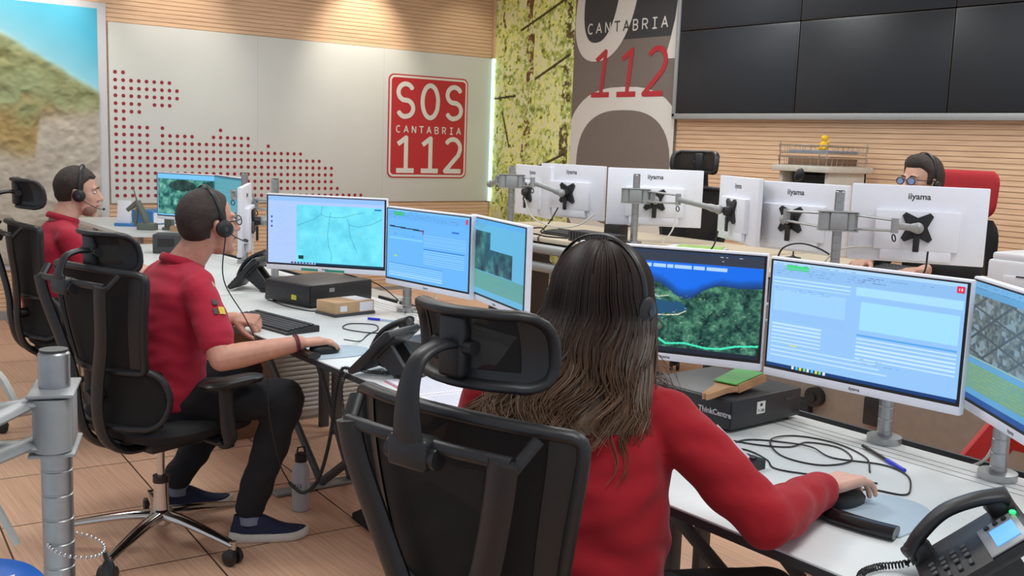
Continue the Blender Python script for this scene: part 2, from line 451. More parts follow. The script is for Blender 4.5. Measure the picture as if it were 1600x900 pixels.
# raised platform that carries the rear row of desks
mb = MB(); mb.box((4.82, 3.15, 0.11), (2.95, 8.7, 0.22)); mb.box((3.343, 3.15, 0.11), (0.012, 8.7, 0.222), 1)
o = part('raised_platform', mb, [M_floor, M_alup], None); o['kind'] = 'structure'

# ceiling light panels (out of the picture, reflected in the dark screens)
M_lamp = mat('lamp_diffuser', (255, 252, 245), 0.4, noise=0.0, emit=2.2)
for i, (x, y) in enumerate(PANELS):
    t = thing('ceiling_light', 'recessed rectangular ceiling light panel above the operators', 'ceiling light', (x, y, CEIL), group='ceiling light panels')
    mb = MB()
    for s in (-1, 1):
        mb.box((0, s*0.305, -0.01), (1.24, 0.03, 0.02)); mb.box((s*0.605, 0, -0.01), (0.03, 0.58, 0.02))
    part('frame', mb, M_wplast, t)
    mb = MB(); mb.box((0, 0, -0.006), (1.18, 0.58, 0.008)); part('diffuser', mb, M_lamp, t)

# white wall panel with the dotted map
mb = MB(); mb.box(((2.475+6.24)/2, YL-0.012, 1.62), (6.24-2.475, 0.024, 1.44), 0, bev=0.002)
for x in (3.73, 4.99): mb.box((x, YL-0.0241, 1.62), (0.001, 0.0006, 1.44), 2)
rows = [[(0, 1)], [(0, 7)], [(0, 8)], [(0, 8)], [(0, 3), (5, 7)], [(0, 3)], [(0, 1)], [(0, 4), (6, 6), (14, 14)], [(0, 4), (6, 10), (13, 18)],
        [(0, 4), (6, 18), (21, 21)], [(0, 26)], [(0, 29)], [(0, 31)], [(0, 31)], [(0, 31)], [(0, 32)], [(0, 36)]]
PM = plane_M((0, YL-0.0252, 0), (1, 0, 0), (0, 0, 1))
for r_, spans in enumerate(rows):
    for a, b in spans:
        for c in range(a, b+1):
            cx, cz = 2.522+c*0.0622, 1.952-r_*0.0618
            mb.add([(cx+0.0155*math.cos(2*PI*k/14), cz+0.0155*math.sin(2*PI*k/14), 0) for k in range(14)], [tuple(range(14))], 1, PM)
solo('wall_panel', mb, [M_wpanel, M_dotred, M_alup], 'long white wall panel printed with a map made of dark red dots', 'wall panel')
# logo sign on the panel
def rrect(x0, y0, x1, y1, r, n=6):
    P = []
    for cx, cy, a in ((x1-r, y0+r, -90), (x1-r, y1-r, 0), (x0+r, y1-r, 90), (x0+r, y0+r, 180)):
        P += [(cx+r*math.cos(R(a+90*k/n)), cy+r*math.sin(R(a+90*k/n))) for k in range(n+1)]
    return P
mb = MB(); SM = plane_M((0, YL-0.025, 0), (1, 0, 0), (0, 0, 1))
mb.prism(rrect(5.04, 1.13, 5.955, 2.115, 0.06), 0.006, 0, SM)
mb.prism(rrect(5.052, 1.142, 5.943, 2.103, 0.052), 0.0075, 1, SM)
mb.prism(rrect(5.072, 1.162, 5.923, 2.083, 0.036), 0.009, 0, SM)
strokes(mb, 'SOS', 5.125, 1.715, 0.205, 0.31, 0.075, 0.046, 1, SM, 0.0102)
strokes(mb, 'CANTABRIA', 5.125, 1.565, 0.052, 0.062, 0.0355, 0.011, 1, SM, 0.0102)
strokes(mb, '112', 5.125, 1.20, 0.21, 0.315, 0.07, 0.046, 1, SM, 0.0102)
solo('logo_sign', mb, [M_signred, M_signwhite], 'red rounded sign reading SOS CANTABRIA 112 on the white wall panel', 'sign')
# corner light strip
M_led = mat('corner_light', (205, 245, 240), 0.4, noise=0.0, emit=1.1)
mb = MB(); mb.box((6.262, YL-0.03, 1.62), (0.022, 0.03, 1.44)); 
t = thing('light_strip', 'thin vertical light strip in the corner beside the white panel', 'light', (6.262, YL-0.03, 1.62))
part('diffuser', mb, M_led, t, world=True)
mb = MB(); mb.box((6.262, YL-0.006, 1.62), (0.045, 0.012, 1.46)); part('housing', mb, M_alu, t, world=True)
mb = MB(); mb.box((6.27, YL-0.02, 2.74), (0.035, 0.04, 0.80), bev=0.003); struct('trim_1', mb, mat('pale_wood_trim', (222, 190, 150), 0.5))

# relief map
mw, mh = 230, 210
h1 = fbm(mh, mw, 6, 3, 6); h2 = fbm(mh, mw, 14, 9, 5); fine = fbm(mh, mw, 40, 21, 3)
rid = 1-np.abs(2*h2-1)*1.6
U, V = np.meshgrid(np.linspace(0, 1, mw), np.linspace(0, 1, mh))     # V: 0 top
coast = 0.02+0.10*(U-0.62)/0.38*1.0
coast = np.where(U > 0.62, 0.09+0.24*((U-0.62)/0.38)**1.25, 0.09-0.05*(0.62-U))+0.05*(fbm(mh, mw, 5, 31, 4)-0.5)
land = 1/(1+np.exp(-(V-coast)*160))
green = np.array([150, 162, 120]); olive = np.array([134, 130, 84]); ochre = np.array([176, 146, 96]); grey = np.array([184, 177, 164])
lc = green+(olive-green)*np.clip((h1-0.4)*3, 0, 1)[..., None]
lc = lc+(ochre-lc)*np.clip(((V-0.36)*5)+(h2-0.5)*2, 0, 0.75)[..., None]
border = 0.56-0.16*np.clip((U-0.80)/0.02, 0, 1)+0.09*(fbm(mh, mw, 4, 44, 3)-0.5)
outside = 1/(1+np.exp(-(V-border)*70))
lc = lc+(grey-lc)*outside[..., None]
lc = lc*(0.93+0.14*fine[..., None])
sea = np.array([80, 186, 222])+np.clip((V-coast+0.2)*5, 0, 1)[..., None]*np.array([70, 28, 14])
sea = sea+(fbm(mh, mw, 5, 77, 3)[..., None]-0.5)*30
cv = Canvas(mw, mh, (0, 0, 0)); cv.a = sea*(1-land[..., None])+lc*land[..., None]
disp = 0.002+land*(0.022*rid*(0.5+h1)+0.005*fine)
t = thing('relief_map', 'large framed relief map of mountains and blue sea on the left wall', 'map', (1.0, YL, 1.4))
part('frame', MB().box((1.18, YL-0.012, 1.435), (2.56, 0.024, 2.09), bev=0.004), mat('map_margin', (204, 206, 214), 0.5, noise=0.02), t, world=True)
me = pic_mesh(cv, (-0.05, YL-0.026, 0.44), (1, 0, 0), (0, 0, 1), 2.44, 1.99, 'map_surface', attr_mat('printed_relief', 0.55), disp)
link('map_surface', me, t, True)

# forest mural (a flat photographic print)
fw_, fh_ = 150, 300
n1 = fbm(fh_, fw_, 34, 5, 5, gain=0.75); n2 = fbm(fh_, fw_, 80, 8, 2); n3 = fbm(fh_, fw_, 5, 14, 3)
leaf = np.array([222, 234, 132])+(n1[..., None]-0.5)*np.array([270, 240, 200])+(n3[..., None]-0.5)*np.array([110, 90, 60])
leaf = np.where((n2 > 0.57)[..., None], np.array([246, 250, 196]), leaf)
leaf = np.where((n2 < 0.24)[..., None], np.array([120, 128, 56]), leaf)
U, V = np.meshgrid(np.linspace(0, 1, fw_), np.linspace(0, 1, fh_))
wob = (vnoise(fh_, fw_, 14, 1, 3)-0.5)*0.06
for cx, wd, dark, thr in ((0.47, 0.045, (124, 88, 62), 0.60), (0.94, 0.05, (104, 92, 60), 0.56), (0.15, 0.015, (124, 112, 66), 0.70)):
    tr = (np.abs(U+wob-cx) < wd) & (n1+0.2*n3 > thr*0.62+0.28)
    leaf = np.where(tr[..., None], np.array(dark)+(n2[..., None]-0.5)*60, leaf)
low = np.clip((V-0.72)*4, 0, 1)[..., None]
leaf = leaf*(1-0.35*low)+np.array([70, 58, 30])*0.35*low
cv = Canvas(fw_, fh_, (0, 0, 0)); cv.a = leaf
for a, b in (((0.35, 0.12), (0.92, 0.02)), ((0.55, 0.30), (0.95, 0.22)), ((0.62, 0.62), (0.92, 0.57)), ((0.14, 0.42), (0.24, 0.55)), ((0.0, 0.37), (0.3, 0.36))):
    cv.line([a, b], (70, 62, 36), 0.7, 0.8)
t = thing('forest_mural', 'tall photo mural of yellow-green beech woods in the corner', 'mural', (XR, 7.96, 1.6))
part('backing', MB().box((XR-0.011, 7.965, 1.6), (0.022, 1.25, 2.62), bev=0.002), M_grey, t, world=True)
me = pic_mesh(cv, (XR-0.0235, 8.59, 0.29), (0, -1, 0), (0, 0, 1), 1.25, 2.62, 'print', attr_mat('printed_photo', 0.5))
link('print', me, t, True)

# grey banner with big numerals
M_bgrey = mat('banner_grey', (122, 112, 106), 0.6, noise=0.03); M_bdark = mat('banner_charcoal', (58, 60, 64), 0.6, noise=0.03)
BM = plane_M((XR-0.03, 7.33, 0), (0, -1, 0), (0, 0, 1))
mb = MB(); mb.prism([(0, 0.3), (1.31, 0.3), (1.31, CEIL-0.005), (0, CEIL-0.005)], 0.03, 0, Matrix.Translation((-0.0, 0, 0)) @ plane_M((XR, 7.33, 0), (0, -1, 0), (0, 0, 1)), 0)
def flat(P, m, z): mb.add([(x, y, z) for x, y in P], [tuple(range(len(P)))], m, BM)
def ribbon(outer, inner, m, z):
    n = len(outer); mb.add([(x, y, z) for x, y in outer+inner], [(i, (i+1) % n, n+(i+1) % n, n+i) for i in range(n)], m, BM)
# charcoal field at the top right, white tail at the right
flat([(0.6, 2.425), (1.215, 2.425), (1.31, 2.75), (1.31, CEIL-0.005), (0.6, CEIL-0.005)], 2, 0.0008)
tail = [(1.16, 2.24), (1.215, 2.40), (1.255, 2.56), (1.275, 2.72), (1.28, CEIL-0.005)]
mb.add([(x, y, 0.0016) for x, y in tail]+[(1.31, y, 0.0016) for x, y in tail], [(i, i+1, 5+i+1, 5+i) for i in range(4)], 1, BM)
# slanted white zero cropped by the top
def se(cx, cy, rx, ry, p, shear, n=48, top=None):
    P = []
    for k in range(n):
        a = 2*PI*k/n; x = rx*math.copysign(abs(math.cos(a))**(2/p), math.cos(a)); y = ry*math.copysign(abs(math.sin(a))**(2/p), math.sin(a))
        yy = min(cy+y, top) if top else cy+y
        P.append((max(0.0, min(1.31, cx+x+shear*(yy-cy))), yy))
    return P
TOPZ = CEIL-0.005
flat(se(0.42, 2.82, 0.39, 0.57, 2.3, 0.20, top=TOPZ), 1, 0.0024)
flat(se(0.365, 2.90, 0.225, 0.485, 2.4, 0.15, top=TOPZ), 2, 0.0032)
# lower zero: white ring and grey core
flat(se(0.68, 1.30, 0.76, 0.72, 2.7, 0.0), 1, 0.0024)
flat(se(0.69, 1.31, 0.595, 0.51, 2.6, 0.0), 0, 0.0032)
strokes(mb, 'CANTABRIA', 0.18, 2.497, 0.075, 0.085, 0.0405, 0.013, 1, BM, 0.0042, ms=[1, 1, 1, 2, 2, 1, 1, 1, 1])
strokes(mb, '112', 0.25, 1.955, 0.25, 0.375, 0.085, 0.046, 3, BM, 0.005, slant=0.12)
solo('wall_banner', mb, [M_bgrey, M_signwhite, M_bdark, mat('banner_red', (186, 48, 58), 0.5, noise=0.02)], 'tall grey banner with white curves, the word CANTABRIA and red 112', 'banner')

# video wall
VW = [(5.97, 4.785), (4.785, 3.60), (3.60, 2.415)]; zr = [1.79, 2.445, 3.10]
M_tv = mat('dark_screen', (40, 43, 48), 0.42, noise=0.1, nscale=2, spec=0.28)
mb = MB()
mb.box((XR-0.04, 4.19, 1.765), (0.10, 3.62, 0.045), bev=0.003); mb.box((XR-0.04, 5.985, 2.44), (0.10, 0.03, 1.36), bev=0.003)
mb.box((XR-0.04, 4.19, 3.12), (0.10, 3.62, 0.03), bev=0.003); mb.box((XR-0.04, 2.40, 2.44), (0.10, 0.03, 1.36), bev=0.003)
solo('video_wall_frame', mb, M_alup, 'grey metal surround of the dark video wall', 'frame')
pos = ['left', 'middle', 'right']
for c, (ya, yb) in enumerate(VW):
    for r_ in range(2):
        t = thing('video_wall_screen', ('lower ' if r_ == 0 else 'upper ')+['leftmost', 'middle', 'rightmost'][c]+' black panel of the switched-off video wall', 'screen', (XR-0.04, (ya+yb)/2, zr[r_]), group='video wall screens')
        W_, H_ = ya-yb-0.006, zr[r_+1]-zr[r_]-0.006
        mb = MB(); mb.box((0, 0, H_/2+0.003), (0.075, W_, H_), bev=0.003); part('housing', mb, M_blackg if False else M_black, t)
        mb = MB(); mb.box((-0.038, 0, H_/2+0.003), (0.003, W_-0.022, H_-0.022), bev=0.001); part('screen', mb, M_tv, t)

# ================================================================== DESKS
def desk(y0, y1, label, x0=1.58, x1=2.46, z=0.74, floor=0.0, group='white operator desks', legs=True, flip=False, yc=1.0):
    t = thing('operator_desk', label, 'desk', ((x0+x1)/2, (y0+y1)/2, floor), group=group)
    mb = MB(); mb.box(((x0+x1)/2, (y0+y1)/2, z-0.0125), (x1-x0, y1-y0-0.004, 0.025), 0, bev=0.003)
    mb.box((x0-0.0005, (y0+y1)/2, z-0.014), (0.003, y1-y0-0.006, 0.019), 1)
    if not flip:
        for xx in (x1-0.135, x1-0.10, x1-0.065): mb.box((xx, (y0+y1)/2, z+0.0002), (0.0022, y1-y0-0.01, 0.0006), 1)
    part('desktop', mb, [M_white, M_grey], t, world=True)
    xc = (x0+x1)/2+0.02
    mb = MB(); mb.box((xc+0.02, yc, floor+0.010), (0.62, 0.07, 0.012), bev=0.003); mb.cyl((xc+0.29, yc, floor), (xc+0.29, yc, floor+0.018), 0.06, n=24)
    part('foot_bar', mb, M_alup, t, world=True)
    for yy in (max(y0+0.12, yc-1.1), min(y1-0.12, yc+1.1)):
        for dx in (-0.14, 0.14):
            mb = MB(); mb.tube([(xc+dx, yy, z-0.03), (xc+dx*0.5, yc, floor+0.02)], 0.017, 10, flat=(0.8, 1.2)); part('leg', mb, M_grey, t, world=True)
    for yy in (y0+0.06, y1-0.06):
        mb = MB(); mb.box((x1-0.05, yy, (z-0.025)/2), (0.05, 0.03, z-0.026), bev=0.004); part('back_post', mb, M_grey, t, world=True)
    mb = MB(); mb.box((x1-0.06 if not flip else x0+0.06, (y0+y1)/2, z-0.10), (0.012, y1-y0-0.2, 0.12), bev=0.003)
    mb.box((x1+0.07, (y0+y1)/2, z-0.08), (0.20, y1-y0-0.2, 0.012)); mb.box((x1+0.165, (y0+y1)/2, z-0.06), (0.012, y1-y0-0.2, 0.05))
    part('cable_tray', mb, M_grey, t, world=True)
    return t
desk(0.05, 2.15, 'white desk in front of the woman with long hair', yc=0.9)
desk(2.15, 4.62, 'white desk in front of the man with glasses and crimson polo', yc=3.86)
desk(4.64, 6.95, 'white desk of the far operator below the relief map', yc=5.8)
# desks of the rear row, on the platform
M_beige = mat('beige_laminate', (214, 200, 178), 0.4, noise=0.03)
def rear_desk(y0, y1, label):
    t = thing('rear_desk', label, 'desk', (4.22, (y0+y1)/2, 0.22), group='rear row desks')
    part('desktop', MB().box((4.22, (y0+y1)/2, 0.948), (0.92, y1-y0-0.006, 0.026), bev=0.003), M_beige, t, world=True)
    if y0 < 3:
        part('modesty_panel', MB().box((3.86, (y0+y1)/2, 0.60), (0.02, y1-y0-0.24, 0.60), bev=0.003), mat('taupe_panel', (150, 138, 126), 0.6), t, world=True)
        mb = MB(); mb.cyl((3.85, 2.72, 0.42), (3.815, 2.72, 0.42), 0.045, n=24); mb.cyl((3.815, 2.72, 0.42), (3.805, 2.72, 0.42), 0.018, n=16); part('caster_stand_in', mb, M_black, t, world=True)  # black disc standing in for a chair caster
        mb = MB(); mb.box((3.835, 2.42, 0.42), (0.03, 0.09, 0.12), bev=0.006); part('black_device', mb, M_black, t, world=True)  # black block standing in for a caster-like black device
    for yy in (y0+0.1, y1-0.1):
        mb = MB(); mb.box((4.30, yy, 0.575), (0.50, 0.028, 0.71), bev=0.003); part('side_panel', mb, M_grey, t, world=True)
    part('cable_tray', MB().box((3.80, (y0+y1)/2, 0.90), (0.08, y1-y0-0.3, 0.05), bev=0.004), M_grey, t, world=True)
rear_desk(1.2, 3.45, 'rear desk under the two nearest white monitor backs')
rear_desk(3.47, 5.6, 'rear desk under the monitor backs beside the forest mural')

# ================================================================== MONITORS
TXT = M_grey
def monitor(name_label, c, yaw, cv=None, w_=0.54, h_=0.325, tilt=0, group=None, cat='monitor', vesa=True, logo='iiyama', screen='screen', sticker=(), emit=1.0):
    """yaw = direction the screen faces"""
    t = thing('monitor', name_label, cat, c, 0, group, rot=(0, 0, R(yaw)))
    t.rotation_euler = (0, 0, R(yaw))
    t.rotation_euler[1] = -R(tilt)
    # local: +x = screen normal, viewer's right = +y
    mb = MB(); mb.box((-0.006, 0, 0), (0.024, w_, h_), 0, bev=0.004)
    mb.box((0.0062, 0, -h_/2+0.0115), (0.003, w_-0.004, 0.021), 0, bev=0.001)
    mb.box((-0.028, 0, -0.025), (0.03, w_*0.62, h_*0.52), 0, bev=0.006)
    mb.box((-0.030, 0, -h_*0.39), (0.02, w_*0.52, 0.05), 0, bev=0.004)
    part('housing', mb, [M_wback], t)
    if logo:
        mb = MB(); LM = plane_M((-0.0185, 0, h_*0.36), (0, -1, 0), (0, 0, 1)); textmesh(mb, logo, 0.036, LM, 0, 0.0008)
        part('logo', mb, M_grey, t)
        mb = MB(); LM = plane_M((0.0079, 0, -h_/2+0.0115), (0, 1, 0), (0, 0, 1)); textmesh(mb, logo, 0.012, LM, 0, 0.0003)
        part('front_logo', mb, M_grey, t)
    if sticker:
        mb = MB()
        for a, b, z0, z1 in sticker: mb.box((0.0082, (a+b)/2*w_, (z0+z1)/2-h_/2), (0.0006, (b-a)*w_, z1-z0), 0)
        part('sticker', mb, mat('green_sticker', (40, 150, 120), 0.5), t, label='green label stuck on the lower bezel')
    mb = MB(); mb.box((0.0065, 0, 0.008), (0.001, w_-0.006, h_-0.028), 0)
    part('bezel', mb, M_black, t)
    sw, sh = w_-0.020, h_-0.040
    if cv is None:
        mb = MB(); mb.box((0.0075, 0, 0.010), (0.001, sw, sh)); part('screen', mb, M_tv, t)
    else:
        me = pic_mesh(cv, (0.0082, -sw/2, 0.010-sh/2), (0, 1, 0), (0, 0, 1), sw, sh, 'screen', attr_mat('lit_screen', 0.3, True, strength=emit))
        link('screen', me, t)
    if vesa:
        mb = MB()      # X-shaped mounting plate and its tilt lever
        X = []
        for k in range(4):
            a = PI/4+k*PI/2
            for da, r_ in ((-0.13, 0.078), (0.13, 0.078), (0.785, 0.040)): X.append((r_*math.cos(a+da), r_*math.sin(a+da)))
        mb.prism(X, 0.012, 0, plane_M((-0.044, 0, -0.01), (0, -1, 0), (0, 0, 1)))
        mb.cyl((-0.055, 0, -0.01), (-0.085, 0, -0.01), 0.026, 0.022, 16)
        mb.box((-0.068, 0, -0.075), (0.012, 0.026, 0.075), bev=0.004)
        part('mounting_plate', mb, M_black, t)
    return t
def form(w_, h_, seed, base, pale, dark=(40, 70, 150), tb=True):
    cv = Canvas(w_, h_, base); r = random.Random(seed)
    cv.rect(0, 0, 1, 0.035, pale); cv.rect(0, 0.035, 1, 0.14, tuple(np.array(base)*0.97))
    cv.dashes(0.02, 0.02, 0.5, 0.04, 1, dark, seed, 0.5); cv.dashes(0.02, 0.06, 0.9, 0.13, 3, (70, 90, 150), seed+1, 0.4, 0.4)
    if tb:
        cv.rect(0, 0.965, 1, 1, (16, 60, 120))
        for k in range(9): cv.rect(0.15+k*0.022, 0.968, 0.163+k*0.022, 0.992, [(230, 240, 255), (80, 200, 240), (240, 220, 60), (120, 220, 120)][k % 4])
    return cv
# -- near right: wide form
W1, H1 = 300, 176
cvB2 = form(W1, H1, 1, (150, 200, 252), (176, 218, 255))
cvB2.rect(0.08, 0.03, 0.21, 0.055, (70, 220, 130)); cvB2.rect(0.08, 0.06, 0.21, 0.075, (60, 210, 120))
cvB2.rect(0.01, 0.155, 0.44, 0.165, (190, 232, 255)); cvB2.rect(0.01, 0.19, 0.44, 0.20, (196, 236, 255)); cvB2.rect(0.01, 0.22, 0.44, 0.23, (196, 236, 255))
cvB2.rect(0.02, 0.26, 0.42, 0.46, (160, 212, 255)); cvB2.rect(0.02, 0.47, 0.42, 0.55, (148, 198, 250))
for k in range(6): cvB2.rect(0.02, 0.58+k*0.035, 0.30, 0.594+k*0.035, (196, 232, 255))
cvB2.rect(0.47, 0.15, 0.99, 0.22, (172, 226, 255)); cvB2.rect(0.50, 0.27, 0.98, 0.52, (164, 226, 255))
for k in range(7): cvB2.rect(0.49, 0.56+k*0.035, 0.98, 0.574+k*0.035, (200, 236, 255))
cvB2.rect(0.49, 0.565, 0.98, 0.578, (90, 170, 240))
cvB2.rect(0.02, 0.80, 0.60, 0.81, (196, 232, 255)); cvB2.rect(0.02, 0.84, 0.62, 0.85, (196, 232, 255)); cvB2.rect(0.02, 0.88, 0.66, 0.89, (196, 232, 255))
cvB2.dashes(0.47, 0.055, 0.62, 0.12, 3, (40, 60, 110), 5, 0.6, 0.7); cvB2.dashes(0.02, 0.25, 0.45, 0.28, 2, (90, 120, 190), 6, 0.4, 0.4)
cvB2.dashes(0.49, 0.78, 0.75, 0.84, 2, (80, 110, 180), 9, 0.5, 0.3); cvB2.rect(0.13, 0.77, 0.17, 0.785, (220, 225, 90))
cvB2.rect(0.955, 0.03, 0.99, 0.085, (226, 40, 80)); cvB2.rect(0.963, 0.045, 0.968, 0.07, (255, 220, 230)); cvB2.rect(0.974, 0.045, 0.979, 0.07, (255, 220, 230))
# -- near left: satellite map
n1 = fbm(H1, W1, 14, 51, 6); n2 = fbm(H1, W1, 45, 61, 3); n3 = fbm(H1, W1, 4, 71, 4)
U, V = np.meshgrid(np.linspace(0, 1, W1), np.linspace(0, 1, H1))
seaf = np.array([20, 110, 235])+V[..., None]*np.array([-10, 10, 20])
shore = 0.31+0.14*np.exp(-((U-0.60)/0.12)**2)+0.10*(n3-0.5)
shelf = np.clip(1-(shore-V)/0.09, 0, 1)
seaf = seaf+(np.array([22, 62, 120])-seaf)*shelf[..., None]
lnd = np.array([50, 100, 84])+(n1[..., None]-0.5)*np.array([140, 170, 120])+(n2[..., None]-0.5)*np.array([90, 100, 80])
isl = V > shore
bay = (((U-0.50)/0.12)**2+((V-0.56)/0.06)**2 < 0.2+1.6*n1) | (((U-0.38)/0.09)**2+((V-0.60)/0.12)**2 < 0.1+1.8*n1)
lnd = lnd+(np.array([130, 140, 136])-lnd)*(np.clip(1-((U-0.36)/0.10)**2-((V-0.42)/0.10)**2, 0, 1)*0.8*(n2 > 0.45))[..., None]
pic = np.where(isl[..., None] & ~bay[..., None], lnd, np.where(bay[..., None], np.array([30, 84, 120]), seaf))
cvB1 = Canvas(W1, H1, (0, 0, 0)); cvB1.a = pic
cvB1.rect(0, 0, 1, 0.115, (52, 60, 76)); cvB1.rect(0, 0, 1, 0.02, (40, 60, 90))
for a, b in ((0.30, 0.40), (0.41, 0.48), (0.485, 0.52), (0.525, 0.62), (0.63, 0.69), (0.70, 0.81)): cvB1.rect(a, 0.135, b, 0.17, (176, 216, 255))
cvB1.line([(0.30, 0.85), (0.38, 0.83), (0.45, 0.87), (0.50, 0.92), (0.60, 0.90), (0.72, 0.93), (0.80, 0.92), (0.88, 0.88), (0.99, 0.86)], (70, 235, 190), 1.0, 0.95)
cvB1.line([(0.42, 0.64), (0.50, 0.635), (0.56, 0.62), (0.60, 0.58)], (225, 225, 195), 0.3, 0.8); cvB1.line([(0.40, 0.42), (0.44, 0.46), (0.50, 0.44)], (210, 215, 200), 0.3, 0.7)
for k in range(60): x, y = rng.rand()*0.95, 0.42+rng.rand()*0.5; cvB1.rect(x, y, x+0.015*rng.rand(), y+0.006, (225, 225, 190), 0.7)
cvB1.rect(0.3, 0.955, 1, 1, (30, 40, 55)); cvB1.dashes(0.75, 0.03, 0.98, 0.11, 2, (230, 240, 255), 3, 0.8, 0.4)
# -- near far-right: aerial photo of streets over a yellow table
def aerial(w_, h_, seed, tone=(96, 112, 116)):
    a = fbm(h_, w_, 16, seed, 5); U, V = np.meshgrid(np.linspace(0, 1, w_), np.linspace(0, 1, h_))
    p = np.array(tone)+(a[..., None]-0.5)*np.array([110, 110, 100])
    p = np.where((fbm(h_, w_, 9, seed+3, 2)[..., None] > 0.60), np.array([128, 150, 164]), p)
    for k in range(7):
        d = np.abs((U+0.55*V*(1 if k < 5 else -1.2)+0.02*np.sin(9*V))*5.0 % 1.0-0.5-0.06*k % 0.1)
        pass
    for ang, f_, wd in ((0.5, 4.2, 0.05), (-1.1, 3.1, 0.045)):
        q = (U*math.cos(ang)+V*math.sin(ang))*f_
        p = np.where((np.abs(q % 1.0-0.5) < wd)[..., None], np.array([70, 84, 92]), p)
    return p
cvB3 = Canvas(220, H1, (92, 160, 208)); cvB3.rect(0, 0, 1, 0.05, (110, 176, 224)); cvB3.dashes(0.03, 0.02, 0.6, 0.08, 2, (30, 60, 130), 2, 0.5)
cvB3.a[int(0.11*H1):int(0.63*H1), int(0.02*220):] = aerial(220-int(0.02*220), int(0.63*H1)-int(0.11*H1), 91)
cvB3.rect(0, 0.63, 1, 0.635, (190, 200, 70)); cvB3.rect(0, 0.69, 1, 0.90, (110, 160, 140))
for k in range(7): cvB3.dashes(0.04, 0.70+k*0.028, 0.95, 0.71+k*0.028, 1, (190, 190, 60), 30+k, 0.6, 0.7)
cvB3.rect(0, 0.95, 1, 1, (30, 80, 150))
# -- middle desk: line map, form with tables, aerial
W2, H2 = 220, 128
cvA1 = Canvas(W2, H2, (176, 206, 255)); cvA1.rect(0, 0, 1, 0.07, (150, 196, 255)); cvA1.rect(0.25, 0.12, 0.985, 0.965, (110, 226, 250))
cvA1.dashes(0.07, 0.12, 0.22, 0.75, 22, (140, 150, 220), 4, 0.25, 0.5)
a_ = fbm(H2, W2, 7, 301, 4)[..., None]; blk = cvA1.a[int(0.12*H2):int(0.965*H2), int(0.25*W2):int(0.985*W2)]; blk += (a_[:blk.shape[0], :blk.shape[1]]-0.5)*40
for P in ([(0.54, 0.2), (0.53, 0.35), (0.52, 0.5), (0.52, 0.62), (0.53, 0.72), (0.55, 0.82), (0.55, 0.93)], [(0.34, 0.36), (0.40, 0.32), (0.46, 0.24), (0.50, 0.27), (0.58, 0.28), (0.66, 0.27), (0.74, 0.22), (0.82, 0.19)],
          [(0.68, 0.28), (0.70, 0.38), (0.78, 0.40), (0.88, 0.36), (0.97, 0.28)], [(0.70, 0.40), (0.71, 0.55), (0.74, 0.66), (0.77, 0.78)], [(0.26, 0.42), (0.31, 0.38), (0.34, 0.36)], [(0.47, 0.12), (0.46, 0.24)]):
    cvA1.line(P, (60, 130, 160), 0.0, 0.5)
for k in range(110):
    x, y = 0.27+rng.rand()*0.70, 0.14+rng.rand()*0.78; cvA1.rect(x, y, x+0.006, y+0.009, [(60, 130, 140), (240, 140, 160), (200, 240, 90)][k % 3], 0.5)
cvA1.rect(0.27, 0.865, 0.315, 0.92, (20, 60, 60)); cvA1.rect(0.915, 0.135, 0.975, 0.155, (40, 110, 210)); cvA1.rect(0.42, 0.965, 1, 1, (14, 60, 90))
for k in range(8): cvA1.rect(0.205+k*0.027, 0.967, 0.222+k*0.027, 0.99, (30, 60, 90))
for k in range(3): cvA1.rect(0.025, 0.30+k*0.07, 0.04, 0.33+k*0.07, (40, 60, 190))
cvA2 = form(W2, H2, 8, (104, 184, 255), (120, 196, 255), tb=False)
cvA2.rect(0.08, 0.03, 0.22, 0.085, (60, 190, 130)); cvA2.line([(0.03, 0.24), (0.2, 0.25), (0.46, 0.262)], (20, 30, 60), 0.7, 0.9); cvA2.rect(0.45, 0.25, 0.465, 0.31, (150, 40, 60))
for k in range(6): cvA2.rect(0.47, 0.32+k*0.028, 0.97, 0.328+k*0.028, (150, 210, 255))
for k in range(7): cvA2.rect(0.47, 0.53+k*0.03, 0.95, 0.538+k*0.03, (160, 216, 255))
cvA2.rect(0.47, 0.51, 0.95, 0.52, (50, 130, 220))
for k in range(6): cvA2.rect(0.03, 0.79+k*0.03, 0.70, 0.80+k*0.03, (170, 222, 255))
cvA2.rect(0.03, 0.775, 0.70, 0.785, (50, 130, 220)); cvA2.rect(0.03, 0.40, 0.45, 0.42, (130, 210, 240))
cvA2.dashes(0.08, 0.34, 0.4, 0.38, 2, (60, 100, 170), 8, 0.5, 0.4); cvA2.rect(0.80, 0.22, 0.88, 0.24, (40, 110, 220)); cvA2.rect(0.955, 0.03, 0.98, 0.10, (210, 70, 110)); cvA2.rect(0.10, 0.66, 0.13, 0.68, (180, 220, 90))
cvA3 = Canvas(160, H2, (96, 178, 220)); cvA3.rect(0, 0, 1, 0.06, (90, 170, 230)); cvA3.dashes(0.03, 0.04, 0.5, 0.12, 3, (30, 80, 140), 9, 0.4)
ph = np.array([40, 92, 100])+(fbm(H2, 160, 9, 401, 5)[..., None]-0.5)*np.array([120, 190, 160])
def patch(cv, src, x0, y0, x1, y1):
    a, b, c, d = int(y0*cv.h), int(y1*cv.h), int(x0*cv.w), int(x1*cv.w); cv.a[a:b, c:d] = src[a:b, c:d]
patch(cvA3, ph, 0.03, 0.16, 0.40, 0.40); patch(cvA3, ph*0.95, 0.02, 0.38, 0.80, 0.68)
cvA3.rect(0, 0.69, 1, 0.92, (90, 160, 160))
for k in range(6): cvA3.dashes(0.03, 0.71+k*0.034, 0.93, 0.72+k*0.034, 1, (150, 170, 70), 50+k, 0.6, 0.75)
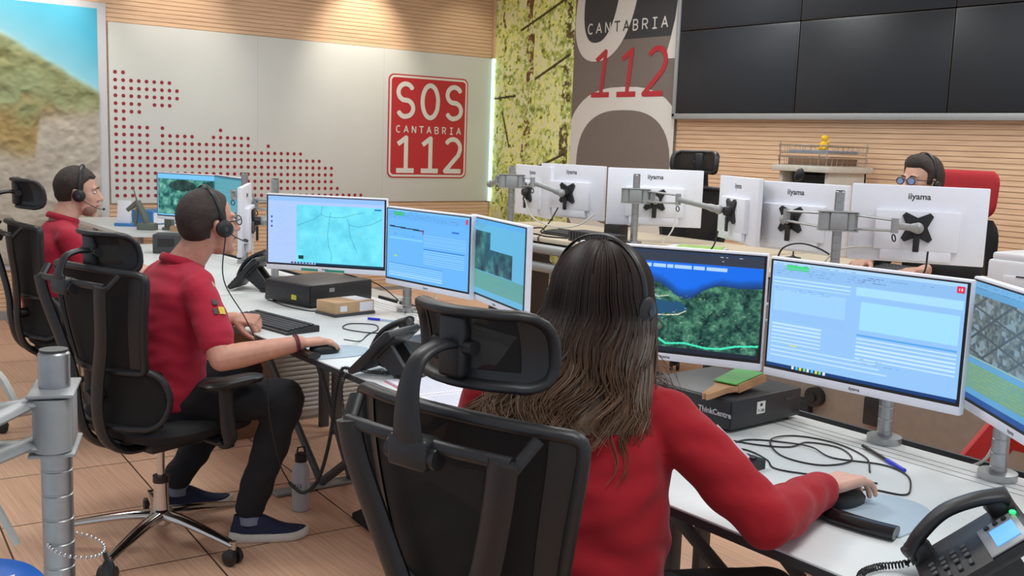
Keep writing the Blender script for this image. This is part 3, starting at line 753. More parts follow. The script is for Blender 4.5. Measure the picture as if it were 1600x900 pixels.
# -- far desk
cvE1 = Canvas(140, 84, (120, 200, 250)); ph = np.array([60, 130, 120])+(fbm(84, 140, 10, 501, 5)[..., None]-0.5)*np.array([260, 240, 200])
U, V = np.meshgrid(np.linspace(0, 1, 140), np.linspace(0, 1, 84)); ph = np.where((((U-0.42)/0.22)**2+((V-0.27)/0.13)**2 < 1)[..., None], ph*0.45, ph)
patch(cvE1, ph, 0.02, 0.13, 0.96, 0.97); cvE1.rect(0.96, 0, 1, 1, (150, 230, 240))
cvE2 = Canvas(60, 40, (86, 160, 176)); cvE2.rect(0, 0, 1, 0.05, (40, 120, 150)); cvE2.dashes(0.1, 0.2, 0.9, 0.9, 8, (110, 180, 190), 3, 0.4)

monitor('monitor with a pale blue street map, left one on the middle desk', (2.01, 3.915, 1.09), -139, cvA1, group='front row monitors', sticker=((-0.20, -0.06, 0.002, 0.012), (0.0, 0.16, 0.002, 0.012)))
monitor('monitor with a blue form and tables, between the street map and the narrow aerial view', (2.22, 3.445, 1.06), -174, cvA2, group='front row monitors')
monitor('monitor turned aside with dark aerial pictures, right one on the middle desk', (2.23, 2.99, 1.06), 166, cvA3, group='front row monitors')
monitor('monitor with a satellite coast map beside the woman\'s headset', (2.10, 2.0, 1.065), -150, cvB1, group='front row monitors', sticker=((-0.20, -0.04, 0.002, 0.014),))
monitor('monitor with a pale blue form and small red icon, right of the woman', (2.265, 1.488, 1.06), -174, cvB2, group='front row monitors')
monitor('rightmost monitor with an aerial view of streets, cut by the picture edge', (2.22, 1.056, 1.06), 141, cvB3, group='front row monitors')
monitor('far monitor with a green aerial view, left of the crimson polo man\'s head', (2.51, 6.93, 1.055), -151, cvE1, group='far desk monitors')
monitor('far monitor with a plain teal screen behind the head of the man with glasses', (2.60, 6.42, 1.06), 178, cvE2, group='far desk monitors')
monitor('white monitor seen edge on in front of the man with glasses', (2.09, 4.98, 1.07), 152, cvE2, group='far desk monitors', h_=0.34)
# rear row, backs towards us (yaw = direction of the screen)
monitor('white monitor back at far left of the rear row by the forest mural', (4.16, 5.20, 1.20), -14, None, group='rear row monitor backs')
monitor('white monitor back in front of the forest mural and banner', (4.13, 4.785, 1.22), 5, None, group='rear row monitor backs')
monitor('white monitor back with a grey pole in front, below the grey banner', (4.215, 4.17, 1.22), 47, None, group='rear row monitor backs')
monitor('white monitor back seen almost edge on, right of the gap in the rear row', (4.05, 3.40, 1.21), -29, None, group='rear row monitor backs')
monitor('white monitor back left of the pole, below the paper shelf', (4.04, 3.05, 1.20), 6, None, group='rear row monitor backs')
monitor('nearest white monitor back, in front of the man with dark hair', (4.0, 2.40, 1.22), 33.5, None, group='rear row monitor backs')

# ------------------------------------------------------------------ monitor poles and arms
def pole_stand(label, base, top, arms, group=None, collar_z=None, r=0.02, rings=True, ang=0, blk=(0.10, 0.055), rscale=1.0):
    """arms: list of ((elbow),(end)) in room coordinates"""
    t = thing('monitor_stand', label, 'monitor arm', base, group=group)
    mb = MB(); x, y, z = base; H_ = top-z
    prof = [(0.045, 0), (0.045, 0.018), (r, 0.02)]
    k = 0; zz = 0.03
    while rings and zz < H_-0.03:
        prof += [(r, zz), (r-0.0012, zz+0.001), (r-0.0012, zz+0.003), (r, zz+0.004)]; zz += 0.034
    prof += [(r, H_-0.003), (r-0.003, H_)]
    mb.lathe(prof, 28, M=Matrix.Translation(base)); part('pole', mb, M_alu, t, world=True)
    mb = MB(); mb.cyl((x, y, top), (x, y, top+0.003), r-0.002, n=24); part('cap', mb, M_grey, t, world=True)
    cz = collar_z if collar_z else top-0.10
    mb = MB(); ca = R(ang)
    Mc = Matrix.Translation((x, y, cz)) @ Matrix.Rotation(ca, 4, 'Z')
    mb.box((0, 0, 0), (blk[0]*0.55, blk[1], 0.075), bev=0.006, M=Mc)
    for s in (-1, 1): mb.cyl((s*blk[0]*0.42, 0, -0.035), (s*blk[0]*0.42, 0, 0.035), blk[1]*0.48, n=20, M=Mc)
    for s in (-1, 1): mb.box((0, 0, s*0.0395), (blk[0]*1.25, blk[1]*1.15, 0.005), bev=0.002, M=Mc)
    part('collar', mb, M_alup, t, world=True)
    for i, (elb, end) in enumerate(arms):
        s = -1 if i == 0 else 1
        st = Mc @ Vector((s*blk[0]*0.42, 0, 0)); elb = Vector((elb[0], elb[1], cz)); end = Vector(end)
        mb = MB()
        for dz in (-0.03, 0.03): mb.tube(spline([st+Vector((0, 0, dz)), st.lerp(elb, 0.5)+Vector((0, 0, dz*0.85)), elb+Vector((0, 0, dz*0.7))], 5), 0.008*rscale, 8, flat=(1.6, 0.7), up=(0, 0, 1))
        mb.cyl(elb-Vector((0, 0, 0.03)), elb+Vector((0, 0, 0.03)), 0.015, n=18)
        mb.tube(spline([elb, elb.lerp(end, 0.5), end], 5), [0.013*rscale]*3+[0.012*rscale]*5+[0.016*rscale]*3, 12, flat=(0.9, 1.2), up=(0, 0, 1))
        mb.ell(end, (0.024, 0.024, 0.024))
        part('arm', mb, M_alup, t, world=True)
        mb = MB(); mb.tube([elb+Vector((0.0, 0, -0.03))+Vector((0.012*math.cos(a), 0.012*math.sin(a)*0.3, -0.02+0.014*math.sin(a))) for a in [2*PI*k/12 for k in range(12)]], 0.003, 6, close=True)
        part('cable_clip', mb, M_black, t, world=True)
    return t
g = 'monitor arm stands'
def mback(c, yaw, d=0.10): return (c[0]-math.cos(R(yaw))*d, c[1]-math.sin(R(yaw))*d, c[2]-0.01)
pole_stand('grey ringed pole with two arms at the left edge, nearest to us', (0.333, 1.425, 0.74), 1.205, [((0.20, 1.42), (0.10, 1.30, 1.10)), ((0.19, 1.30), (0.05, 1.20, 1.06))], g, 1.115, ang=70, rscale=1.3, blk=(0.082, 0.05))
pole_stand('grey pole rising behind the monitors of the middle desk', (2.385, 3.86, 0.74), 1.17, [((2.25, 3.95), mback((2.01, 3.915, 1.09), -139)), ((2.38, 3.6), mback((2.22, 3.445, 1.06), -174))], g, 1.06, ang=80)
pole_stand('grey pole below the seam of the satellite map and form monitors', (2.435, 1.50, 0.74), 1.15, [((2.28, 1.98), mback((2.10, 2.0, 1.065), -150)), ((2.42, 1.55), mback((2.265, 1.488, 1.06), -174))], g, 1.05, ang=80)
pole_stand('grey pole under the rightmost aerial view monitor', (2.40, 1.17, 0.74), 1.15, [((2.45, 1.25), (2.45, 1.35, 1.03)), ((2.42, 1.05), mback((2.22, 1.056, 1.06), 141))], g, 1.05, ang=80)
pole_stand('grey pole top showing above the street map monitor', (2.28, 5.02, 0.74), 1.27, [((2.25, 5.2), (2.22, 5.3, 1.12)), ((2.25, 4.95), mback((2.09, 4.98, 1.07), 152))], g, 1.13, ang=80)
pole_stand('grey pole top behind the edge-on white monitor', (2.42, 5.75, 0.74), 1.27, [((2.45, 6.0), (2.60, 6.2, 1.10)), ((2.40, 5.6), (2.35, 5.5, 1.10))], g, 1.13, ang=80)
pole_stand('grey pole before the monitor back below the banner', (4.0, 4.10, 0.965), 1.352, [((4.05, 4.02), mback((4.215, 4.17, 1.22), 47)), ((4.02, 3.80), (3.975, 3.475, 1.205))], g, 1.235, ang=-48, blk=(0.13, 0.055))
pole_stand('grey pole beside the forest mural at left of the rear row', (3.82, 5.0, 0.965), 1.36, [((3.80, 5.12), (3.84, 5.25, 1.24)), ((3.87, 4.86), mback((4.13, 4.785, 1.22), 5))], g, 1.27, ang=-40, blk=(0.13, 0.055))
pole_stand('grey pole between the two nearest white monitor backs', (3.70, 2.58, 0.965), 1.35, [((3.72, 2.86), mback((4.04, 3.05, 1.20), 6)), ((3.74, 2.34), mback((4.0, 2.40, 1.22), 33.5))], g, 1.225, ang=-45, blk=(0.13, 0.055))
# small desk that carries the nearest pole (below the picture)
t = thing('side_desk', 'small white desk under the nearest grey pole at lower left', 'desk', (0.2, 1.2, 0))
part('desktop', MB().box((0.06, 1.18, 0.7275), (0.66, 0.60, 0.025), bev=0.003), M_white, t, world=True)
for x, y in ((-0.22, 0.94), (0.34, 0.94), (-0.22, 1.42), (0.34, 1.42)):
    part('leg', MB().box((x, y, 0.357), (0.04, 0.04, 0.715), bev=0.004), M_grey, t, world=True)

# ================================================================== CHAIRS
M_meshfab = mat('chair_mesh', (20, 19, 19), 0.85, noise=0.25, nscale=400, alpha=0.99)
M_meshfab2 = mat('headrest_mesh', (22, 20, 19), 0.85, noise=0.25, nscale=400, alpha=0.985)
M_tagred = mat('red_tag', (210, 50, 50), 0.6)
def star_base(t, A0=0.35):
    X_ = -0.045
    mb = MB(); mb.lathe([(0.034, 0.075), (0.042, 0.085), (0.042, 0.125), (0.030, 0.135), (0.026, 0.20), (0.026, 0.25)], 24)
    mb.v = [(x+X_, y, z) for x, y, z in mb.v]; part('hub', mb, M_chrome, t)
    mb = MB(); mb.cyl((0, 0, 0.22), (0, 0, 0.40), 0.014, n=18); mb.cyl((0, 0, 0.235), (0, 0, 0.26), 0.029, n=20, m=1); mb.v = [(x+X_, y, z) for x, y, z in mb.v]; part('gas_column', mb, [M_chrome, M_black], t)
    for k in range(5):
        a = 2*PI*k/5+A0; ca, sa = math.cos(a), math.sin(a)
        mb = MB(); P = [(0.03*ca, 0.03*sa, 0.112), (0.12*ca, 0.12*sa, 0.108), (0.25*ca, 0.25*sa, 0.090), (0.355*ca, 0.355*sa, 0.072)]
        mb.tube(spline(P, 5), [0.026-0.011*i/15 for i in range(16)], 12, flat=(1.15, 0.72), up=(0, 0, 1))
        mb.cyl((0.348*ca, 0.348*sa, 0.055), (0.348*ca, 0.348*sa, 0.085), 0.013, n=12)
        mb.v = [(x+X_, y, z) for x, y, z in mb.v]; leg = part('base_arm', mb, M_chrome, t)
        mb = MB(); cx, cy = 0.348*ca, 0.348*sa; sx, sy = -sa, ca
        for s in (-1, 1):
            c0 = Vector((cx+sx*s*0.009, cy+sy*s*0.009, 0.029)); c1 = c0+Vector((sx, sy, 0))*s*0.020
            mb.tube([c0, c0.lerp(c1, 0.3), c0.lerp(c1, 0.8), c1], [0.027, 0.028, 0.028, 0.022], 20)
        mb.box((cx, cy, 0.044), (0.028, 0.028, 0.028), bev=0.006)
        mb.v = [(x+X_, y, z) for x, y, z in mb.v]; part('caster', mb, M_black, leg)
def mesh_chair(label, loc, rz, hz=1.15, group='black mesh operator chairs', arm_z=0.66, A0=0.35):
    t = thing('office_chair', label, 'chair', (*loc, 0), rz, group)
    star_base(t, A0)
    # seat
    mb = MB(); mb.loft([(0.0, 0, 0.435, 0.20, 0.20), (0.0, 0, 0.445, 0.245, 0.245), (0.0, 0, 0.475, 0.255, 0.255), (0.0, 0, 0.495, 0.235, 0.235), (0.0, 0, 0.502, 0.15, 0.15)], 0, 36, p=3.6)
    part('seat', mb, M_fab, t, angle=60)
    mb = MB(); mb.box((-0.01, 0, 0.405), (0.30, 0.22, 0.055), bev=0.02); mb.box((-0.16, 0, 0.415), (0.16, 0.10, 0.05), bev=0.015)
    mb.tube([(0.05, -0.10, 0.405), (0.05, -0.24, 0.40)], 0.006, 8); mb.box((0.05, -0.25, 0.40), (0.05, 0.03, 0.014), bev=0.004)
    mech = part('seat_mechanism', mb, M_black, t)
    part('label_tab', MB().box((-0.03, -0.1115, 0.408), (0.028, 0.003, 0.014)), M_tagred, mech, label='small red tab')
    # back frame: two curved struts joined below, cross bar on top
    mb = MB()
    for s in (-1, 1):
        P = [(-0.385, s*0.175, 1.005), (-0.375, s*0.160, 0.93), (-0.350, s*0.120, 0.80), (-0.335, s*0.075, 0.68), (-0.33, s*0.060, 0.56), (-0.30, s*0.055, 0.46), (-0.22, s*0.05, 0.405), (-0.10, s*0.05, 0.40)]
        mb.tube(spline(P, 6), 0.017, 12, flat=(1.7, 0.9), up=(1, 0, 0.2))
    part('back_struts', mb, M_black, t)
    mb = MB(); mb.tube(spline([(-0.375, -0.185, 1.0), (-0.392, -0.09, 1.003), (-0.395, 0, 1.004), (-0.392, 0.09, 1.003), (-0.375, 0.185, 1.0)], 6), 0.012, 12)
    for s in (-1, 1): mb.tube([(-0.378, s*0.185, 0.985), (-0.335, s*0.205, 1.035)], 0.012, 10, flat=(1.2, 0.8))
    part('cross_bar', mb, M_black, t)
    # upper back: curved panel in a frame
    def bk(u, v):          # u across -1..1, v 0 bottom..1 top
        wd = 0.190+0.073*v-0.012*v**6; z = 0.70+0.345*v
        return Vector((-0.300-0.035*v+0.065*(abs(u)**2.2)-0.01*math.sin(PI*v), u*wd, z-0.012*u*u*v))
    mb = MB(); mb.grid(lambda a, b: bk(a*2-1, b), 20, 12); part('back_mesh', mb, M_meshfab, t, angle=80)
    mb = MB(); loop = [bk(-0.93+1.86*i/14, 1) for i in range(15)]+[bk(0.985, 0.975)]+[bk(1, 0.92-0.88*i/8) for i in range(0, 9)]+[bk(0.95-1.90*i/14, 0) for i in range(0, 15)]+[bk(-1, 0.04+0.88*i/8) for i in range(0, 9)]+[bk(-0.985, 0.975)]
    mb.tube(spline(loop, 2, True), 0.0135, 10, close=True, flat=(1.3, 0.9))
    for s in (-1, 1): mb.grid(lambda a, b: bk(s*(0.80+0.19*a), 0.02+b*0.96)+Vector((-0.004, 0, 0)), 4, 10)
    part('back_frame', mb, M_black, t, angle=60)
    # lumbar pad
    def lb(u, v): 
        wd = 0.215+0.020*math.sin(PI*v); z = 0.505+0.195*v
        return Vector((-0.290+0.10*(abs(u)**2.4)+0.018*math.sin(PI*v), u*wd, z))
    mb = MB(); mb.grid(lambda a, b: lb(a*2-1, b), 18, 8); part('lumbar_mesh', mb, M_meshfab, t, angle=80)
    mb = MB(); loop = [lb(-0.86+1.72*i/12, 1) for i in range(13)]+[lb(0.97, 0.86)]+[lb(1, 0.5)]+[lb(0.97, 0.14)]+[lb(0.86-1.72*i/12, 0) for i in range(13)]+[lb(-0.97, 0.14), lb(-1, 0.5), lb(-0.97, 0.86)]
    mb.tube(spline(loop, 3, True), 0.013, 10, close=True, flat=(1.5, 0.9)); mb.tube([(-0.33, 0, 0.60), (-0.275, 0, 0.61)], 0.025, 10)
    part('lumbar_frame', mb, M_black, t, angle=60)
    # headrest on its swan-neck bracket
    mb = MB(); P = [(-0.405, 0, 0.975), (-0.418, 0, 1.02), (-0.418, 0, hz-0.06), (-0.395, 0, hz-0.012), (-0.345, 0, hz+0.005), (-0.295, 0, hz)]
    mb.tube(spline(P, 7), 0.018, 12, flat=(1.35, 0.55), up=(0.3, 0.0, 1)) if False else None
    cs = spline(P, 7); rs = []
    for i, p in enumerate(cs):
        tdir = (cs[min(i+1, len(cs)-1)]-cs[max(i-1, 0)]).normalized(); b = Vector((0, 1, 0)); nn = tdir.cross(b)
        wd = 0.034-0.016*(i/(len(cs)-1))+0.006*math.cos(i/len(cs)*6)
        rs.append([p+b*wd*math.cos(a)+nn*0.009*math.sin(a) for a in [2*PI*k/14 for k in range(14)]])
    mb.rings(rs)
    mb.box((-0.402, 0, 0.99), (0.045, 0.085, 0.055), bev=0.008); mb.cyl((-0.40, -0.055, 0.985), (-0.40, 0.055, 0.985), 0.019, n=16)
    part('headrest_bracket', mb, M_black, t, angle=60)
    def hd(u, v):
        return Vector((-0.285+0.075*(abs(u)**2.0)-0.030*(v-0.5)**2*4*0.4-0.02*v, u*0.142-0.006, hz+(v-0.5)*0.125-0.004*u*u))
    mb = MB(); mb.grid(lambda a, b: hd((a*2-1)*0.9, 0.08+0.84*b), 18, 8); h_ = part('headrest_mesh', mb, M_meshfab2, t, angle=80)
    mb = MB()
    loop = [hd(-0.80+1.6*i/12, 1) for i in range(13)]+[hd(0.95, 0.9), hd(1.0, 0.68), hd(1.0, 0.32), hd(0.95, 0.1)]+[hd(0.80-1.6*i/12, 0) for i in range(13)]+[hd(-0.95, 0.1), hd(-1, 0.32), hd(-1, 0.68), hd(-0.95, 0.9)]
    mb.tube(spline(loop, 2, True), 0.011, 10, close=True, flat=(1.5, 0.9))
    for (ua, ub) in ((-1, -0.72), (0.72, 1)):
        mb.grid(lambda a, b: hd(ua+(ub-ua)*a, b*0.96+0.02)+Vector((-0.003, 0, 0)), 5, 8)
    mb.grid(lambda a, b: hd(a*1.9-0.95, b*0.2)+Vector((-0.003, 0, 0)), 14, 3)
    mb.grid(lambda a, b: hd(a*0.34-0.17, b)+Vector((-0.004, 0, 0)), 5, 6)
    mb.box((-0.305, 0, hz), (0.03, 0.055, 0.11), bev=0.008); mb.cyl((-0.305, -0.045, hz), (-0.305, 0.045, hz), 0.014, n=14)
    part('headrest_frame', mb, M_black, h_, angle=60)
    for s in (-1, 1):
        mb = MB(); mb.tube(spline([(0.02, s*0.20, 0.425), (0.02, s*0.305, 0.43), (0.0, s*0.318, 0.50), (-0.01, s*0.318, arm_z-0.03)], 5), 0.026, 12, flat=(1.2, 0.62), up=(0, s, 0.3))
        a_ = part('arm_post', mb, M_black, t, angle=60)
        mb = MB(); mb.loft([(0.02, s*0.318, arm_z-0.022, 0.12, 0.040), (0.02, s*0.318, arm_z-0.008, 0.13, 0.046), (0.02, s*0.318, arm_z, 0.122, 0.040)], 0, 28, p=3.2)
        part('arm_pad', mb, M_grey if False else M_black, a_, angle=60)
    return t
mesh_chair('black mesh chair in the foreground behind the woman with long hair', (1.27, 1.50), R(15), hz=1.155)
mesh_chair('black mesh chair with polished base under the man with glasses', (1.24, 3.62), R(17), hz=1.095, A0=R(61))
mesh_chair('black mesh chair at far left behind the operator below the relief map', (1.395, 5.30), R(2), hz=1.185)

# chairs of the rear row stand on the platform
c_ = mesh_chair('empty black chair whose headrest shows above the monitor backs by the banner', (4.55, 4.28), R(204), hz=1.205)
c_.location.z = 0.22
t = thing('red_office_chair', 'chair with a red upper back behind the man with dark hair', 'chair', (4.79, 2.83, 0.22), R(171))
star_base(t)
mb = MB(); mb.loft([(0.0, 0, 0.435, 0.20, 0.20), (0.0, 0, 0.475, 0.25, 0.25), (0.0, 0, 0.50, 0.22, 0.22)], 0, 32, p=3.4); part('seat', mb, M_fab, t, angle=60)
part('seat_mechanism', MB().box((-0.05, 0, 0.405), (0.36, 0.2, 0.055), bev=0.02), M_black, t)
mb = MB(); mb.tube(spline([(-0.18, 0, 0.40), (-0.30, 0, 0.44), (-0.33, 0, 0.60), (-0.33, 0, 0.9)], 5), 0.03, 12, flat=(1.5, 0.6), up=(0, 1, 0)); part('back_strut', mb, M_black, t)
def pad(z0, z1, wd, th, mm, nm):
    mb = MB(); P = []
    n = 10
    for side in (0, 1):
        pass
    rs = []
    for i in range(13):
        v = i/12; z = z0+(z1-z0)*v; k = 1-0.25*abs(2*v-1)**5; hh = wd*k
        tk = th*(1-abs(2*v-1)**6*0.8)
        ring = []
        for j in range(24):
            a = 2*PI*j/24; y = hh*math.copysign(abs(math.cos(a))**(2/3.5), math.cos(a)); x = tk*math.copysign(abs(math.sin(a))**(2/3.0), math.sin(a))
            ring.append((-0.29+x+0.9*y*y-0.02*v, y, z))
        rs.append(ring)
    mb.rings(rs); part(nm, mb, mm, t, angle=60)
pad(0.58, 0.98, 0.235, 0.022, M_fab, 'backrest'); pad(0.99, 1.225, 0.20, 0.022, mat('red_fabric', (172, 34, 44), 0.85, noise=0.06), 'red_headrest')
for s in (-1, 1):
    mb = MB(); mb.tube(spline([(0, s*0.20, 0.425), (0, s*0.28, 0.43), (0, s*0.29, 0.62)], 5), 0.022, 10); a_ = part('arm_post', mb, M_black, t)
    part('arm_pad', MB().box((0.02, s*0.285, 0.635), (0.24, 0.08, 0.03), bev=0.012), M_black, a_)

# ================================================================== PEOPLE
def remeshed(mb, voxel, smooth=6, name='m', factor=0.5):
    me = bpy.data.meshes.new(name); me.from_pydata(mb.v, [], mb.f); 
    bm = bmesh.new(); bm.from_mesh(me); bmesh.ops.recalc_face_normals(bm, faces=bm.faces); bm.to_mesh(me); bm.free()
    o = bpy.data.objects.new(name, me); COL.objects.link(o)
    m = o.modifiers.new('r', 'REMESH'); m.mode = 'VOXEL'; m.voxel_size = voxel
    if smooth:
        s_ = o.modifiers.new('s', 'SMOOTH'); s_.factor = factor; s_.iterations = smooth
    dg = bpy.context.evaluated_depsgraph_get()
    out = bpy.data.meshes.new_from_object(o.evaluated_get(dg))
    bpy.data.objects.remove(o); bpy.data.meshes.remove(me)
    out.polygons.foreach_set('use_smooth', [True]*len(out.polygons)); return out
def organic(name, mb, mats, parent, voxel=0.007, smooth=6, wr=None, world=True, factor=0.5):
    me = remeshed(mb, voxel, smooth, name, factor); me.materials.clear()
    for m in (mats if isinstance(mats, (list, tuple)) else [mats]): me.materials.append(m)
    if wr is not None:      # cloth folds
        co = np.empty(len(me.vertices)*3); me.vertices.foreach_get('co', co); no = np.empty_like(co); me.vertices.foreach_get('normal', no)
        co = co.reshape(-1, 3); no = no.reshape(-1, 3); co = co+no*wr(co)[:, None]; me.vertices.foreach_set('co', co.reshape(-1)); me.update()
    return link(name, me, parent, world)
def folds(amp, f, seed=0, ax=(1, 0.3, 2.0)):
    def fn(c):
        p = c*np.array(ax)*f+seed
        s1 = np.sin(p[:, 0]+1.3*np.sin(p[:, 1]*1.7+p[:, 2]))*np.sin(p[:, 2]+1.1*np.sin(p[:, 0]*1.3))
        s2 = np.sin(p[:, 0]*2.3+p[:, 1]*1.1+2*np.sin(p[:, 2]*0.7))
        return amp*(s1*0.7+0.3*s2)
    return fn
def frame(c, yaw, pitch=0, roll=0):
    return Matrix.Translation(c) @ Matrix.Rotation(R(yaw), 4, 'Z') @ Matrix.Rotation(R(pitch), 4, 'Y') @ Matrix.Rotation(R(roll), 4, 'X')
def head(mb, H, sc=1.0, female=False):
    H = H @ Matrix.Scale(sc, 4)
    mb.ell((-0.012, 0, 0.030), (0.096, 0.075, 0.092), M=H)            # cranium
    mb.ell((-0.035, 0, 0.010), (0.070, 0.068, 0.075), M=H)
    mb.ell((0.030, 0, -0.020), (0.060, 0.060, 0.078), M=H)            # face
    mb.ell((0.030, 0, -0.070), (0.052, 0.052, 0.045), M=H)            # jaw
    mb.ell((0.066, 0, -0.098), (0.024, 0.028, 0.022), M=H)            # chin
    for s in (-1, 1):
        mb.ell((0.052, s*0.036, -0.018), (0.028, 0.024, 0.026), M=H)  # cheek
        mb.ell((0.074, s*0.026, 0.026), (0.016, 0.026, 0.010), M=H)   # brow
        mb.ell((-0.004, s*0.076, -0.008), (0.019, 0.007, 0.032), rot=(0, R(-12), R(s*18)), M=H)   # ear
        mb.ell((-0.010, s*0.080, 0.004), (0.012, 0.007, 0.018), rot=(0, 0, R(s*28)), M=H)
    mb.limb([(0.084, 0, 0.018), (0.104, 0, -0.016), (0.108, 0, -0.026)], [0.009, 0.011, 0.014], M=H)  # nose
    for s in (-1, 1): mb.ell((0.096, s*0.012, -0.030), (0.012, 0.008, 0.008), M=H)
    mb.ell((0.086, 0, -0.054), (0.014, 0.024, 0.007), M=H); mb.ell((0.084, 0, -0.066), (0.013, 0.021, 0.008), M=H)
def face_bits(t, H, skin, eyes=True, lip=(170, 95, 90)):
    for s in (-1, 1):
        mb = MB(); mb.ell((0.0775, s*0.030, 0.008), (0.0105, 0.0135, 0.006), M=H); e = part('eye', mb, mat('eye_white', (225, 222, 218), 0.3), t, world=True)
        mb = MB(); mb.ell((0.0860, s*0.030, 0.008), (0.0028, 0.0055, 0.0050), M=H); part('iris', mb, mat('dark_iris', (40, 28, 22), 0.2), e, world=True)
        mb = MB(); mb.tube([H @ Vector(p) for p in ((0.088, s*0.014, 0.026), (0.090, s*0.028, 0.031), (0.080, s*0.045, 0.026))], [0.003, 0.004, 0.0025], 8, flat=(1.2, 0.8)); part('eyebrow', mb, M_hairdk, t, world=True)
    mb = MB(); mb.ell((0.0905, 0, -0.0595), (0.0105, 0.0225, 0.0055), M=H); part('mouth', mb, mat('lips', lip, 0.5), t, world=True)
def hair_cap(t, H, m, thick=0.010, front=0.075, noise_=0.003, quiff=0, bald=False, seed=1, mats=None):
    rs = []; nu, nv = 72, 44; r = np.random.RandomState(seed)
    nz = fbm(nv+1, nu, 10, seed, 4)
    for i in range(nv+1):
        a = -PI/2+PI*(i/nv)*0.998+0.0015; ring = []
        for j in range(nu):
            b = 2*PI*j/nu; d = Vector((math.cos(a)*math.cos(b), math.cos(a)*math.sin(b), math.sin(a)))
            p = Vector((-0.014+d.x*0.099, d.y*0.0775, 0.030+d.z*0.094))
            q = Vector((-0.037+d.x*0.073, d.y*0.0705, 0.010+d.z*0.078))
            if q.x < -0.05 and d.z < 0 and q.length > p.length*0.9: p = p if p.x < q.x else q
            # hairline
            x, z = p.x, p.z
            line = front if x > 0.055 else (0.045+(front-0.045)*(x-0.03)/0.025 if x > 0.03 else (-0.012 if x > 0.004 else (0.015 if x > -0.022 else -0.062)))
            s_ = max(-1, min(1, (z-line)/0.008))
            off = thick*(0.5+0.5*s_)-0.016*(0.5-0.5*s_)+noise_*(nz[i, j]-0.5)*2*(s_ > 0)
            if quiff and z > 0.07 and x > 0.0: off += quiff*min(1, (z-0.07)/0.03)*min(1, x/0.05)
            ring.append(p+d*off)
        rs.append(ring)
    mb = MB(); mb.rings(rs, 0, True, False, H); return part('hair', mb, mats or m, t, world=True, angle=80)
def hand(mb, wrist, f, n, side, curl=(14, 22, 18), spread=6, sc=1.0, thumb=(0.75, 0.55, 0.15), curls=None):
    """f: towards the fingers, n: out of the palm, side: +1 thumb lies on f x n side"""
    f = Vector(f).normalized(); n = Vector(n); n = (n-f*n.dot(f)).normalized(); s = f.cross(n)*-side
    w_ = Vector(wrist)
    for o in (-0.026, -0.009, 0.009, 0.025): mb.cap(w_+f*0.012*sc+s*o*0.75*sc, w_+f*0.085*sc+s*o*sc, 0.0135*sc, 0.0115*sc, 12)
    tips = []
    for k, (o, L, r0) in enumerate(((0.030, 0.072, 0.0092), (0.010, 0.080, 0.0095), (-0.010, 0.074, 0.0090), (-0.029, 0.058, 0.0082))):
        c = curls[k] if curls else curl
        base = w_+f*(0.086-0.004*abs(k-1.2))*sc+s*o*sc; d = (f+s*math.tan(R(spread*(1.3-k)))*1.0).normalized(); p = base
        rr = r0*sc; ax = d.cross(n)
        for q, fr in enumerate((0.46, 0.31, 0.23)):
            d = Matrix.Rotation(-R(c[q])*-1, 3, ax) @ d if False else (d*math.cos(R(c[q]))+n2(d, n)*math.sin(R(c[q]))).normalized()
            e = p+d*L*fr*sc; mb.cap(p, e, rr, rr*0.9, 12); p = e; rr *= 0.9
        tips.append((p, d, rr))
    a = w_+f*0.025*sc+s*0.028*sc+n*0.004
    d = (f*thumb[0]+s*thumb[1]+n*thumb[2]).normalized(); b = a+d*0.042*sc; d2 = (d+f*0.5).normalized(); c_ = b+d2*0.032*sc; d3 = (d2+f*0.5).normalized(); e = c_+d3*0.024*sc
    mb.limb([a, b, c_, e], [0.0145*sc, 0.0115*sc, 0.0105*sc, 0.0088*sc]); tips.append((e, d3, 0.0088*sc))
    return tips
def n2(d, n):
    v = n-d*n.dot(d); return v.normalized()
def limb_patch(mb, p0, p1, t0, t1, r, cdir, half, m=0):
    p0 = Vector(p0); p1 = Vector(p1); d = (p1-p0).normalized(); u = Vector(cdir); u = (u-d*u.dot(d)).normalized(); v = d.cross(u); n = 10
    def pt(i, t, rr): a = R(-half+2*half*i/n); return p0.lerp(p1, t)+(u*math.cos(a)+v*math.sin(a))*rr
    vs = [pt(i, t, rr) for rr in (r, r-0.004) for t in (t0, t1) for i in range(n+1)]; k = n+1; fs = []
    for i in range(n): fs += [(i, i+1, k+i+1, k+i), (2*k+i, 3*k+i, 3*k+i+1, 2*k+i+1), (i, 2*k+i, 2*k+i+1, i+1), (k+i, k+i+1, 3*k+i+1, 3*k+i)]
    fs += [(0, k, 3*k, 2*k), (n, 2*k+n, 3*k+n, k+n)]
    return mb.add(vs, fs, m)
M_sock = mat('striped_sock', (120, 130, 150), 0.9)
